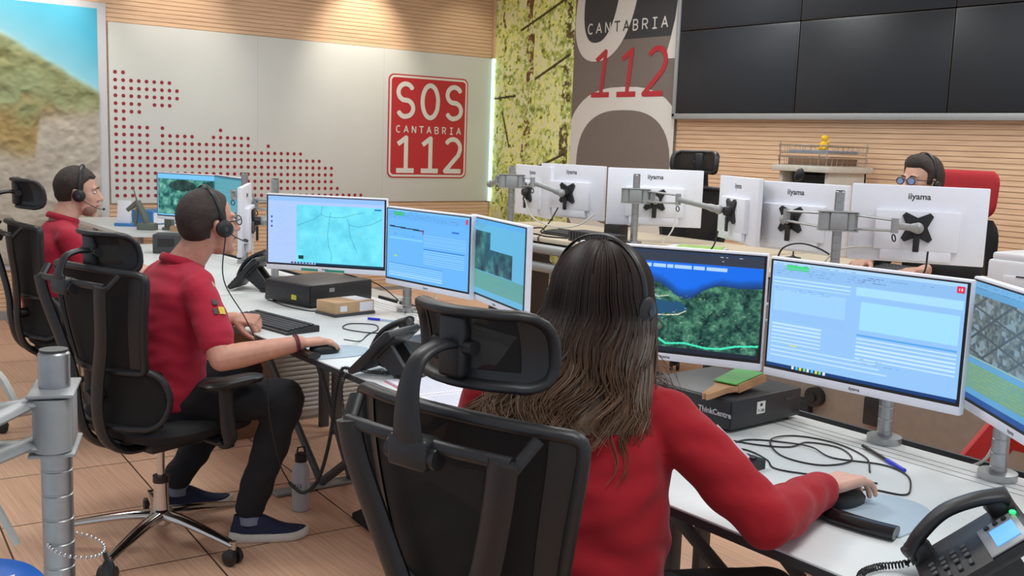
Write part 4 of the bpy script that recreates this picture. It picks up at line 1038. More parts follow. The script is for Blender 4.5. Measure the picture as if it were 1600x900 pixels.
def shoe(t, heel, fdir, mats, name='shoe', sc=1.0, parentworld=True):
    f = Vector(fdir).normalized(); x = f; y = Vector((-f.y, f.x, 0)); M = Matrix((x, y, Vector((0, 0, 1)))).transposed().to_4x4(); M.translation = Vector(heel)
    M = M @ Matrix.Scale(sc, 4)
    def outline(e=0.0, n=40):
        P = []
        for k in range(n):
            a = 2*PI*k/n; u = math.cos(a); v = math.sin(a)
            wd = 0.038+0.012*max(0, min(1, (u+0.2)/0.9)); 
            P.append((0.125+u*(0.145+e), v*(wd+e)*(1-0.15*max(0, u)**4)))
        return P
    mb = MB(); rs = []
    for z, e in ((0.0, -0.006), (0.006, 0.0), (0.020, 0.002), (0.034, -0.001)):
        rs.append([(x_, y_, z+0.012*max(0, (x_-0.20)/0.07)**2+(0.006 if x_ < 0.02 else 0)*(z > 0.01)) for x_, y_ in outline(e)])
    mb.rings(rs, 0, True, False, M); sh = part(name, mb, mats[1], t, world=True, angle=50, label='white sole')
    mb = MB(); rs = []
    for z, k in ((0.030, 1.0), (0.045, 0.97), (0.058, 0.88), (0.07, 0.72), (0.082, 0.60), (0.096, 0.50), (0.104, 0.44)):
        c = 0.125-(1-k)*0.115; hh = 0.145*k; rs.append([(c+(x_-0.125)*k, y_*(k**0.55), z-0.010*max(0, (x_-0.12)/0.1)*(z > 0.05)) for x_, y_ in outline(-0.003)])
    mb.rings(rs, 0, True, False, M); part('shoe_upper', mb, mats[0], sh, world=True, angle=60)
    return sh
def headset(label, H, side, cable=None, boomw=(205, 205, 205), sc=1.0, arcx=-0.005, tilt=0, hh=None, cup=1.0):
    """side: -1 wearer's right. stays top level: it is worn, not part of the body"""
    o = H.translation
    t = thing('headset', label, 'headset', tuple(o))
    mb = MB(); P = []
    for k in range(25):
        a = R(-14+208*k/24); P.append(H @ Vector((arcx+tilt*math.sin(a), 0.091*sc*math.cos(a), 0.018+(hh or 0.122*sc)*math.sin(a))))
    rs = []
    ax = (H.to_3x3() @ Vector((1, 0, 0))).normalized()
    for i, p in enumerate(P):
        td = (P[min(i+1, 24)]-P[max(i-1, 0)]).normalized(); nn = td.cross(ax)
        rs.append([p+ax*0.0075*math.cos(b)+nn*0.0025*math.sin(b) for b in [2*PI*q/10 for q in range(10)]])
    mb.rings(rs); part('headband', mb, M_black, t, world=True)
    for s in (-1, 1):
        c = H @ Vector((arcx+0.002, s*0.091*sc, -0.012)); d = (H.to_3x3() @ Vector((0, s, 0))).normalized()
        mb = MB(); mb.tube([c-d*0.012, c-d*0.006, c+d*0.006, c+d*0.010, c+d*0.014], [0.024*cup, 0.031*cup, 0.031*cup, 0.026*cup, 0.012*cup], 24); e = part('ear_cup', mb, M_black, t, world=True, angle=50)
        mb = MB(); mb.cyl(c+d*0.0145, c+d*0.0165, 0.009, n=14); part('hinge_cap', mb, M_grey, e, world=True)
    c = H @ Vector((arcx+0.002, side*0.098*sc, -0.012)); mb = MB()
    Q = spline([c, H @ Vector((0.045, side*0.092*sc, -0.040)), H @ Vector((0.10, side*0.065*sc, -0.068)), H @ Vector((0.125, side*0.035*sc, -0.072))], 6)
    mb.tube(Q, 0.0022, 8); part('microphone_boom', mb, mat('boom_grey', boomw, 0.4), t, world=True)
    mb = MB(); mb.cap(Q[-1], H @ Vector((0.126, side*0.018*sc, -0.072)), 0.0065, 0.006); part('microphone', mb, M_black, t, world=True)
    if cable:
        mb = MB(); mb.tube(spline([c+Vector((0, 0, -0.02))]+cable, 8), 0.0024, 6); part('cord', mb, M_cable, t, world=True)
    return t
def glasses(label, H, lens=None):
    t = thing('glasses', label, 'glasses', tuple(H.translation))
    mb = MB()
    for s in (-1, 1):
        P = [H @ Vector((0.102-0.10*abs(s*0.033+0.024*math.cos(a)-0)**1.6*3, s*0.033+0.024*math.cos(a), 0.006+0.017*math.sin(a))) for a in [2*PI*k/20 for k in range(20)]]
        mb.tube(P, 0.0022, 6, close=True)
    mb.tube([H @ Vector((0.106, -0.010, 0.010)), H @ Vector((0.108, 0, 0.013)), H @ Vector((0.106, 0.010, 0.010))], 0.002, 6)
    part('rim', mb, M_black, t, world=True)
    for s in (-1, 1):
        mb = MB(); mb.tube(spline([H @ Vector(p) for p in ((0.094, s*0.057, 0.012), (0.06, s*0.078, 0.010), (0.005, s*0.086, 0.008), (-0.012, s*0.086, -0.008))], 4), 0.0022, 6); part('temple_arm', mb, M_black, t, world=True)
        mb = MB(); mb.ell((0.095, s*0.033, 0.006), (0.0012, 0.0225, 0.016), M=H)
        part('lens', mb, lens or mat('clear_lens', (230, 235, 240), 0.05, noise=0, alpha=0.18, spec=0.8), t, world=True)
    return t
def V3(*a): return Vector(a)

# ---------------- man with glasses and crimson polo (middle desk)
t = thing('person', 'man with cropped hair and glasses in a crimson polo shirt, hand on a mouse', 'person', (1.25, 3.72, 0)); MAN = t
H = frame((1.37, 3.575, 1.175), 5, -4, 0)
sp = [(1.10, 3.56, 0.56), (1.13, 3.56, 0.72), (1.175, 3.55, 0.88), (1.215, 3.545, 0.99)]
Rs, Re, Rw = V3(1.285, 3.435, 0.965), V3(1.295, 3.27, 0.745), V3(1.555, 3.215, 0.785)
Ls, Le, Lw = V3(1.275, 3.80, 0.965), V3(1.35, 3.86, 0.75), V3(1.545, 3.765, 0.785)
Rh, Rk, Ra = V3(1.21, 3.53, 0.545), V3(1.575, 3.37, 0.555), V3(1.475, 3.46, 0.115)
Lh, Lk, La = V3(1.21, 3.71, 0.545), V3(1.60, 3.80, 0.56), V3(1.36, 3.90, 0.12)
mb = MB(); head(mb, H)
mb.limb([H @ V3(-0.028, 0, -0.05), (1.28, 3.61, 1.01)], [0.056, 0.066])
mb.limb([(1.20, 3.62, 0.55), (1.22, 3.62, 0.78), (1.245, 3.615, 0.90)], [0.10, 0.11, 0.085]); mb.limb([Ls, Rs], [0.045, 0.045])
mb.limb([Rs, Rs.lerp(Re, 0.6), Re, Re.lerp(Rw, 0.25), Rw], [0.050, 0.050, 0.043, 0.044, 0.0275]); mb.limb([Ls, Le, Le.lerp(Lw, 0.25), Lw], [0.050, 0.040, 0.042, 0.027])
mb.limb([Rh, Rk, Ra], [0.07, 0.05, 0.035]); mb.limb([Lh, Lk, La], [0.07, 0.05, 0.035])
hand(mb, Rw+V3(0.0, 0, 0), (0.93, -0.02, 0.02), (0.1, 0, -1), -1, curl=(12, 26, 22), spread=4)
hand(mb, Lw, (0.55, -0.72, 0.0), (0.55, 0.1, -0.95), 1, curl=(62, 70, 45), spread=2, thumb=(0.7, 0.5, 0.4))
organic('body', mb, M_skin, t, 0.0045, 5)
face_bits(t, H, M_skin); hair_cap(t, H, M_hairdk, 0.006, 0.085, 0.002)
mb = MB()
mb.loft([(1.205, 3.62, 0.525, 0.140, 0.182), (1.205, 3.62, 0.57, 0.146, 0.188), (1.21, 3.62, 0.65, 0.143, 0.182), (1.22, 3.62, 0.76, 0.140, 0.184), (1.24, 3.618, 0.87, 0.134, 0.193), (1.255, 3.614, 0.945, 0.118, 0.198), (1.27, 3.61, 1.00, 0.090, 0.150), (1.28, 3.61, 1.038, 0.068, 0.080)], 0, 32, p=2.3)
mb.limb([Ls+V3(0, -0.02, 0.005), (1.275, 3.61, 0.99), Rs+V3(0, 0.02, 0.005)], [0.060, 0.075, 0.060])
for a, b in ((Rs, Re), (Ls, Le)):
    c = a.lerp(b, 0.74); mb.limb([a+V3(-0.01, 0, -0.01), a.lerp(b, 0.4), c], [0.063, 0.061, 0.062])
organic('polo_shirt', mb, M_polo, t, 0.007, 14, folds(0.0035, 26, 3))
mb = MB(); P = []
for k in range(22):
    a = 2*PI*k/22; P.append((1.284+0.072*math.cos(a), 3.608+0.070*math.sin(a), 1.040-0.020*math.cos(a)))
mb.tube(P, 0.010, 8, close=True, flat=(0.6, 1.6)); part('collar', mb, M_polo, t, world=True)
mb = MB(); limb_patch(mb, Rs, Re, 0.40, 0.50, 0.0665, (0.35, -1, 0.1), 11, 0); limb_patch(mb, Rs, Re, 0.30, 0.37, 0.0665, (0.1, -1, 0.1), 8, 1); limb_patch(mb, Rs, Re, 0.42, 0.50, 0.0665, (0.0, -1, 0.1), 6, 1)
part('badge', mb, [mat('badge_yellow', (220, 190, 60), 0.6), M_grey], t, world=True, label='small yellow round emblem on the sleeve')
mb = MB(); mb.loft([(1.20, 3.62, 0.475, 0.125, 0.175), (1.205, 3.62, 0.55, 0.130, 0.172), (1.205, 3.62, 0.60, 0.11, 0.15)], 0, 28, p=2.4)
mb.limb([Rh, Rh.lerp(Rk, 0.5), Rk], [0.088, 0.086, 0.070]); mb.limb([Rk, Rk.lerp(Ra, 0.4), Ra+V3(0, 0, 0.02)], [0.070, 0.066, 0.056])
mb.limb([Lh, Lh.lerp(Lk, 0.5), Lk], [0.088, 0.086, 0.070]); mb.limb([Lk, Lk.lerp(La, 0.4), La+V3(0, 0, 0.02)], [0.070, 0.066, 0.056])
organic('trousers', mb, M_trouser, t, 0.008, 8, folds(0.005, 20, 1))
M_navy = mat('navy_knit_shoe', (30, 38, 66), 0.85, noise=0.15, nscale=200); M_sole = mat('white_sole', (208, 206, 200), 0.6)
for ank, fd in ((Ra, (0.92, -0.38, 0)), (La, (0.85, -0.2, 0))):
    f = Vector(fd).normalized(); heel = V3(ank.x, ank.y, 0)-f*0.055
    sh = shoe(t, heel, fd, (M_navy, M_sole))
    mb = MB(); mb.tube([V3(ank.x, ank.y, 0.07), V3(ank.x, ank.y, 0.155)], [0.040, 0.042], 18, flat=(1, 1.0))
    for z in (0.105, 0.125): mb.tube([V3(ank.x, ank.y, z), V3(ank.x, ank.y, z+0.007)], 0.0435, 18, 1)
    part('sock', mb, [M_sock, mat('navy_stripe', (40, 50, 90), 0.9)], t, world=True)
mb = MB(); c = Rw.lerp(Re, 0.06)
for dd in (0.0, 0.008): 
    ax = (Rw-Re).normalized(); u = ax.orthogonal().normalized(); v = ax.cross(u)
    mb.tube([c+ax*dd+(u*math.cos(a)+v*math.sin(a))*0.0315 for a in [2*PI*k/20 for k in range(20)]], 0.0032, 6, close=True)
solo('bracelet', mb, mat('maroon_cord', (110, 44, 62), 0.6), 'maroon cord bracelet on the wrist of the man with glasses', 'bracelet')
HS_c = [V3(1.37, 3.44, 0.99), V3(1.41, 3.34, 0.86), V3(1.43, 3.22, 0.72), V3(1.43, 3.19, 0.55), V3(1.47, 3.20, 0.38), V3(1.52, 3.22, 0.285)]
headset('black headset with a long dangling cord on the man with glasses', H, -1, HS_c, (60, 60, 62), arcx=0.012, tilt=-0.02)
glasses('dark-rimmed glasses on the man in the crimson polo', H)

# ---------------- far operator below the relief map
t = thing('person', 'far operator with short hair and beard stubble in a red polo, seen in profile', 'person', (1.22, 5.5, 0))
H = frame((1.40, 5.40, 1.18), -22, 4, 0)
Rs, Re, Rw = V3(1.30, 5.195, 0.96), V3(1.42, 5.13, 0.745), V3(1.68, 5.28, 0.785)
Ls, Le, Lw = V3(1.32, 5.57, 0.96), V3(1.42, 5.64, 0.76), V3(1.66, 5.55, 0.785)
mb = MB(); head(mb, H); mb.limb([H @ V3(-0.028, 0, -0.05), (1.315, 5.40, 1.02)], [0.056, 0.066])
mb.limb([(1.25, 5.36, 0.56), (1.27, 5.38, 0.80), (1.29, 5.39, 0.93)], [0.11, 0.12, 0.10]); mb.limb([Ls, Rs], [0.045, 0.045])
mb.limb([Rs, Re, Re.lerp(Rw, 0.25), Rw], [0.050, 0.042, 0.043, 0.027]); mb.limb([Ls, Le, Le.lerp(Lw, 0.25), Lw], [0.050, 0.040, 0.042, 0.027])
Rh, Rk, Ra = V3(1.25, 5.26, 0.545), V3(1.68, 5.24, 0.56), V3(1.65, 5.24, 0.115); Lh, Lk, La = V3(1.25, 5.46, 0.545), V3(1.68, 5.53, 0.56), V3(1.62, 5.56, 0.115)
mb.limb([Rh, Rk, Ra], [0.07, 0.05, 0.035]); mb.limb([Lh, Lk, La], [0.07, 0.05, 0.035])
hand(mb, Rw, (0.8, 0.5, 0.0), (0, 0, -1), -1, curl=(20, 25, 20)); hand(mb, Lw, (0.9, -0.2, 0.0), (0, 0, -1), 1, curl=(20, 25, 20))
organic('body', mb, M_skin2, t, 0.006, 4)
face_bits(t, H, M_skin2); hair_cap(t, H, M_hairdk, 0.008, 0.072, 0.002)
mb = MB(); mb.ell((0.048, 0, -0.082), (0.043, 0.054, 0.036), M=H); mb.ell((0.085, 0, -0.0465), (0.010, 0.024, 0.005), M=H)
organic('stubble', mb, mat('stubble_skin', (150, 112, 98), 0.7, noise=0.2, nscale=200), t, 0.005, 3)
mb = MB()
mb.loft([(1.28, 5.36, 0.525, 0.140, 0.182), (1.28, 5.36, 0.58, 0.148, 0.188), (1.255, 5.37, 0.74, 0.150, 0.195), (1.275, 5.385, 0.87, 0.137, 0.200), (1.29, 5.39, 0.94, 0.118, 0.200), (1.305, 5.395, 0.995, 0.088, 0.145), (1.315, 5.40, 1.04, 0.066, 0.078)], 0, 32, p=2.3)
mb.limb([Ls+V3(0, -0.02, 0.005), (1.305, 5.395, 0.985), Rs+V3(0, 0.02, 0.005)], [0.060, 0.075, 0.060])
for a, b in ((Rs, Re), (Ls, Le)): mb.limb([a, a.lerp(b, 0.5), a.lerp(b, 0.82)], [0.066, 0.064, 0.066])
organic('polo_shirt', mb, M_polo, t, 0.009, 10, folds(0.003, 24, 5))
mb = MB(); mb.tube([(1.322+0.070*math.cos(a), 5.398+0.068*math.sin(a), 1.052-0.022*math.cos(a)) for a in [2*PI*k/20 for k in range(20)]], 0.010, 8, close=True, flat=(0.6, 1.6)); part('collar', mb, M_polo, t, world=True)
Xs = Re.lerp(Rs, 0.45)
mb = MB(); mb.box(Xs+V3(0.01, -0.069, 0), (0.045, 0.004, 0.05), rot=(0, R(35), 0)); part('badge', mb, M_paper, t, world=True, label='white patch on the sleeve')
mb = MB(); mb.loft([(1.25, 5.36, 0.475, 0.13, 0.185), (1.25, 5.36, 0.55, 0.145, 0.188), (1.25, 5.36, 0.60, 0.12, 0.17)], 0, 28, p=2.4)
for a, b, c in ((Rh, Rk, Ra), (Lh, Lk, La)): mb.limb([a, a.lerp(b, 0.5), b, c], [0.088, 0.085, 0.068, 0.056])
organic('trousers', mb, M_trouser, t, 0.012, 5)
for ank in (Ra, La): shoe(t, V3(ank.x-0.05, ank.y, 0), (1, 0, 0), (M_black, M_grey))
headset('black headset with a pale boom on the far operator', H, -1, None, (200, 200, 200), arcx=0.012)

# ---------------- woman with long hair
t = thing('person', 'woman with long wavy brown hair in a red long-sleeved jumper, seen from behind', 'person', (1.25, 1.56, 0))
H = frame((1.485, 1.605, 1.178), 32, -2, 0); Hf = frame((1.485, 1.605, 1.178), 18, -2, 0)
Rs, Re, Rw = V3(1.485, 1.405, 0.965), V3(1.545, 1.185, 0.805), V3(1.815, 1.250, 0.795)
Ls, Le, Lw = V3(1.295, 1.745, 0.965), V3(1.36, 1.93, 0.78), V3(1.62, 1.86, 0.78)
Rh, Rk, Ra = V3(1.29, 1.44, 0.545), V3(1.72, 1.30, 0.55), V3(1.70, 1.30, 0.115); Lh, Lk, La = V3(1.22, 1.62, 0.545), V3(1.66, 1.72, 0.55), V3(1.64, 1.72, 0.115)
mb = MB(); head(mb, Hf, 0.97); mb.limb([Hf @ V3(-0.028, 0, -0.05), (1.41, 1.58, 1.03)], [0.050, 0.055])
mb.limb([(1.29, 1.52, 0.56), (1.35, 1.54, 0.80), (1.38, 1.575, 0.93)], [0.10, 0.10, 0.085]); mb.limb([Ls, Rs], [0.04, 0.04])
mb.limb([Rs, Re, Re.lerp(Rw, 0.25), Rw], [0.045, 0.036, 0.038, 0.025]); mb.limb([Ls, Le, Le.lerp(Lw, 0.25), Lw], [0.045, 0.036, 0.038, 0.025])
mb.limb([Rh, Rk, Ra], [0.07, 0.05, 0.035]); mb.limb([Lh, Lk, La], [0.07, 0.05, 0.035])
hand(mb, Rw+V3(0.008, 0, 0.006), (0.97, 0.04, 0.0), (0.05, -0.1, -1), -1, curl=(16, 34, 30), spread=6, sc=1.1); hand(mb, Lw, (0.95, -0.25, -0.05), (0, 0, -1), 1, curl=(25, 30, 20), sc=0.95)
organic('body', mb, M_skin2, t, 0.0045, 5); face_bits(t, Hf, M_skin2)
mb = MB(); MT = Matrix.Translation((1.375, 1.525, 0)) @ Matrix.Rotation(R(26), 4, 'Z')
mb.loft([(-0.08, -0.01, 0.47, 0.155, 0.205), (-0.075, -0.01, 0.56, 0.160, 0.205), (-0.05, -0.005, 0.62, 0.150, 0.192), (-0.02, 0, 0.72, 0.150, 0.195), (-0.01, 0.01, 0.84, 0.140, 0.198), (0.01, 0.03, 0.93, 0.108, 0.200), (0.02, 0.045, 0.985, 0.085, 0.180), (0.02, 0.05, 1.025, 0.072, 0.115), (0.035, 0.05, 1.055, 0.055, 0.066)], 0, 36, M=MT, p=2.3)
mb.limb([Ls+V3(0, -0.02, 0.0), (1.395, 1.58, 1.015), Rs+V3(0, 0.02, 0.0)], [0.055, 0.070, 0.055])
for a, b, c in ((Rs, Re, Rw), (Ls, Le, Lw)):
    mb.limb([a, a.lerp(b, 0.5), b, b.lerp(c, 0.35), b.lerp(c, 0.72), b.lerp(c, 0.93)], [0.060, 0.059, 0.058, 0.054, 0.046, 0.041])
organic('jumper', mb, M_fleece, t, 0.006, 14, folds(0.0065, 24, 8, (1, 0.7, 1.6)))
mb = MB(); limb_patch(mb, Rs, Re, 0.30, 0.62, 0.0635, (0.75, 0.15, 0.55), 20); part('sleeve_patch', mb, M_paper, t, world=True, label='white patch on the upper sleeve')
mb = MB(); mb.loft([(1.28, 1.52, 0.475, 0.13, 0.185), (1.28, 1.52, 0.55, 0.13, 0.18), (1.29, 1.52, 0.60, 0.12, 0.165)], 0, 28, p=2.4)
for a, b, c in ((Rh, Rk, Ra), (Lh, Lk, La)): mb.limb([a, a.lerp(b, 0.5), b, c], [0.098, 0.09, 0.075, 0.055])
organic('trousers', mb, M_trouser, t, 0.010, 6, folds(0.003, 20, 2))
for ank in (Ra, La): shoe(t, V3(ank.x-0.05, ank.y, 0), (1, 0, 0), (M_black, M_grey))
# long hair: a body of hair plus separate waving locks
HH = H; Hc = H.translation; back = -(H.to_3x3() @ V3(1, 0, 0)); back.z = 0; back.normalize(); left = V3(-math.sin(R(32)), math.cos(R(32)), 0)
def hair_center(z):          # axis of the falling hair
    k = max(0.0, min(1.0, (1.16-z)/0.26)); return V3(Hc.x, Hc.y, z)+back*(0.018+0.175*k)+left*0.045*k
def hair_rad(z, phi):        # phi 0 = front, pi = back
    k = max(0.0, min(1.0, (1.20-z)/0.26)); w_ = 0.092+0.085*k; d_ = 0.102-0.002*k
    return w_, d_
mb = MB(); rs = []
for i in range(26):
    v = i/25
    if v < 0.36:
        a = PI/2*(1-v/0.36); z = 1.195+0.108*math.sin(a); sc_ = math.cos(a)*0.985+0.015
    else: z = 1.195-(v-0.36)/0.64*0.25; sc_ = 1.0
    c = hair_center(z); w_, d_ = hair_rad(z, 0); ring = []
    for j in range(64):
        a = 2*PI*j/64; lx = math.cos(a)*d_*sc_; ly = math.sin(a)*w_*sc_
        if z < 1.22 and lx > 0: lx *= max(0.05, 1-(1.22-z)/0.05)            # open in front of the face
        wv = 1+0.05*math.sin(a*7+z*30)+0.03*math.sin(a*13-z*40)
        ring.append(c-back*lx*1.0+left*ly*wv+back*(0.006*math.sin(a*9+z*40) if lx < 0 else 0))
    rs.append(ring)
mb.rings(rs)
def hair_color(me, zhi=1.15, zlo=0.92, c0=(50, 37, 33), c1=(120, 95, 74), seed=0):
    co = np.empty(len(me.vertices)*3); me.vertices.foreach_get('co', co); co = co.reshape(-1, 3)
    return co
def ombre(nm, mesh_, jitter):
    co = np.array([v.co[:] for v in mesh_.vertices]); k = np.clip((1.15-co[:, 2])/0.22, 0, 1)[:, None]
    c = np.array(lin((48, 36, 31)))*(1-k)+np.array(lin((112, 84, 62)))*k; c = c*jitter[:, None]
    at = mesh_.attributes.new('Col', 'FLOAT_COLOR', 'POINT'); at.data.foreach_set('color', np.concatenate([c, np.ones((len(c), 1))], 1).reshape(-1))
me = mesh_of(mb, [attr_mat('long_hair', 0.45, spec=0.35)], 'hair', 80); ombre('hair', me, np.full(len(me.vertices), 0.75)); hb = link('hair', me, t, True)
mb = MB(); jit = []
rr = random.Random(5)
CL = [(rr.uniform(0.30, 2*PI-0.30), rr.uniform(0, 2*PI), rr.uniform(0.6, 1.3), rr.uniform(-0.03, 0.05), rr.uniform(34, 58), rr.uniform(0.8, 1.25)) for _ in range(46)]
for s_ in range(1150):
    ci = rr.randrange(len(CL)); cph, wph, wamp, dz, wf, cj = CL[ci]
    phi = cph+rr.gauss(0, 0.16); phi = max(0.30, min(2*PI-0.30, phi)); side = math.cos(phi)
    el = rr.uniform(0.0, 1.0)**0.7
    zend = 0.905+dz+rr.uniform(-0.03, 0.03)
    if side > 0.35: zend = 1.00+rr.uniform(-0.03, 0.05)
    P = []; ph = wph+rr.uniform(-0.35, 0.35); amp = 0.014*wamp; K = 30; off = rr.uniform(0.000, 0.012)
    a0 = PI/2*(0.22+0.76*el)
    for i in range(K):
        v = i/(K-1)
        if v < 0.34: a = a0*(1-v/0.34); z = 1.195+0.110*math.sin(a); sc_ = math.cos(a)
        else: z = 1.195-(v-0.34)/0.66*(1.195-zend); sc_ = 1.0
        c = hair_center(z); w_, d_ = hair_rad(z, phi); fall = max(0, 1.17-z); g_ = min(1, fall*4.5)
        pa = phi+(cph-phi)*g_*0.55+0.20*wamp*math.sin(z*wf+ph)*g_
        lx = math.cos(pa)*(d_+off)*sc_; ly = math.sin(pa)*(w_+off)*sc_
        if z < 1.22 and lx > 0: lx *= max(0.15, 1-(1.22-z)/0.07)
        p = c-back*lx+left*ly
        rad = (p-c); rad.z = 0
        if rad.length > 1e-4: p += rad.normalized()*(amp*math.sin(z*wf*0.9+ph+1.2)*g_+0.006)
        P.append(p)
    r0 = rr.uniform(0.0012, 0.0026); n0 = mb.n
    mb.tube(P, [r0*(1-0.8*max(0, (i/(K-1)-0.5)/0.5)) for i in range(K)], 4)
    j = cj*rr.uniform(0.7, 1.25); jit += [j]*(mb.n-n0)
# loose wisps over the right shoulder
for s_ in range(34):
    z0 = rr.uniform(1.0, 1.08); c = hair_center(z0); st = c-left*(0.115+0.03*rr.random())+back*rr.uniform(-0.07, 0.02)
    d = (-left*rr.uniform(0.5, 1.0)+back*rr.uniform(-0.9, 0.3)).normalized(); L = rr.uniform(0.03, 0.10); P = []; q_ = rr.uniform(0, 6)
    for i in range(14):
        v = i/13; x_ = st+d*L*v
        P.append(V3(x_.x, x_.y, z0-0.012-0.075*v*v*L/0.08+0.008*math.sin(v*8+q_))+back*0.010*math.sin(v*6+q_*1.7))
    n0 = mb.n; mb.tube(P, [0.0011*(1-0.6*i/13) for i in range(14)], 4); jit += [rr.uniform(0.9, 1.6)]*(mb.n-n0)
me = mesh_of(mb, [attr_mat('long_hair', 0.45, spec=0.35)], 'hair_locks', 80); ombre('locks', me, np.array(jit)); o = link('hair_locks', me, hb); o['kind'] = 'stuff'
me.transform(WM[t.name].inverted())
headset('black headset over the long brown hair of the woman', frame((1.480, 1.603, 1.178), 12, -2, 0), -1, None, (40, 40, 42), sc=1.30, arcx=-0.014, hh=0.121)

# ---------------- man of the rear row
t = thing('person', 'man with dark swept-up hair and glasses behind the white monitor backs', 'person', (4.68, 2.64, 0.22))
H = frame((4.575, 2.745, 1.385), 168, 2, 0)
mb = MB(); head(mb, H); mb.limb([H @ V3(-0.028, 0, -0.05), (4.65, 2.71, 1.24)], [0.056, 0.066])
Rs, Re, Rw = V3(4.66, 2.86, 1.18), V3(4.55, 2.92, 0.99), V3(4.30, 2.82, 1.0); Ls, Le, Lw = V3(4.60, 2.49, 1.18), V3(4.50, 2.42, 0.99), V3(4.26, 2.50, 1.0)
Rh, Rk, Ra = V3(4.74, 2.75, 0.765), V3(4.32, 2.78, 0.775), V3(4.36, 2.78, 0.335); Lh, Lk, La = V3(4.70, 2.55, 0.765), V3(4.28, 2.50, 0.775), V3(4.32, 2.50, 0.335)
mb.limb([(4.72, 2.65, 0.78), (4.68, 2.66, 1.0), (4.64, 2.67, 1.15)], [0.11, 0.12, 0.10]); mb.limb([Ls, Rs], [0.045, 0.045])
mb.limb([Rs, Re, Rw], [0.05, 0.04, 0.027]); mb.limb([Ls, Le, Lw], [0.05, 0.04, 0.027]); mb.limb([Rh, Rk, Ra], [0.07, 0.05, 0.035]); mb.limb([Lh, Lk, La], [0.07, 0.05, 0.035])
hand(mb, Rw, (-1, -0.1, 0), (0, 0, -1), -1); hand(mb, Lw, (-1, 0.2, 0), (0, 0, -1), 1)
organic('body', mb, M_skin2, t, 0.006, 4); face_bits(t, H, M_skin2)
hair_cap(t, H, M_hairdk, 0.010, 0.070, 0.003, quiff=0.018)
mb = MB(); mb.loft([(4.72, 2.65, 0.70, 0.14, 0.19), (4.70, 2.655, 0.90, 0.15, 0.19), (4.67, 2.66, 1.08, 0.135, 0.20), (4.655, 2.665, 1.17, 0.11, 0.19), (4.64, 2.67, 1.22, 0.08, 0.13), (4.635, 2.67, 1.25, 0.066, 0.078)], 0, 28, p=2.3)
for a, b, c in ((Rs, Re, Rw), (Ls, Le, Lw)): mb.limb([a, b, b.lerp(c, 0.8)], [0.07, 0.058, 0.045])
organic('dark_jacket', mb, M_trouser, t, 0.010, 5)
mb = MB(); mb.loft([(4.72, 2.65, 0.695, 0.13, 0.185), (4.72, 2.65, 0.80, 0.14, 0.19)], 0, 24, p=2.4)
for a, b, c in ((Rh, Rk, Ra), (Lh, Lk, La)): mb.limb([a, b, c], [0.09, 0.07, 0.055])
organic('trousers', mb, M_trouser, t, 0.012, 5)
for ank in (Ra, La): shoe(t, V3(ank.x+0.05, ank.y, 0.22), (-1, 0, 0), (M_black, M_grey))
headset('thin headset on the man with dark hair in the rear row', H, 1, None, (190, 200, 200), arcx=-0.01, cup=0.6)
glasses('glasses with painted blue reflections on the man of the rear row', H, mat('lens_painted_reflection', (130, 170, 235), 0.06, noise=0.2, nscale=60, spec=1.0))  # the blue reflections are put into the lens colour

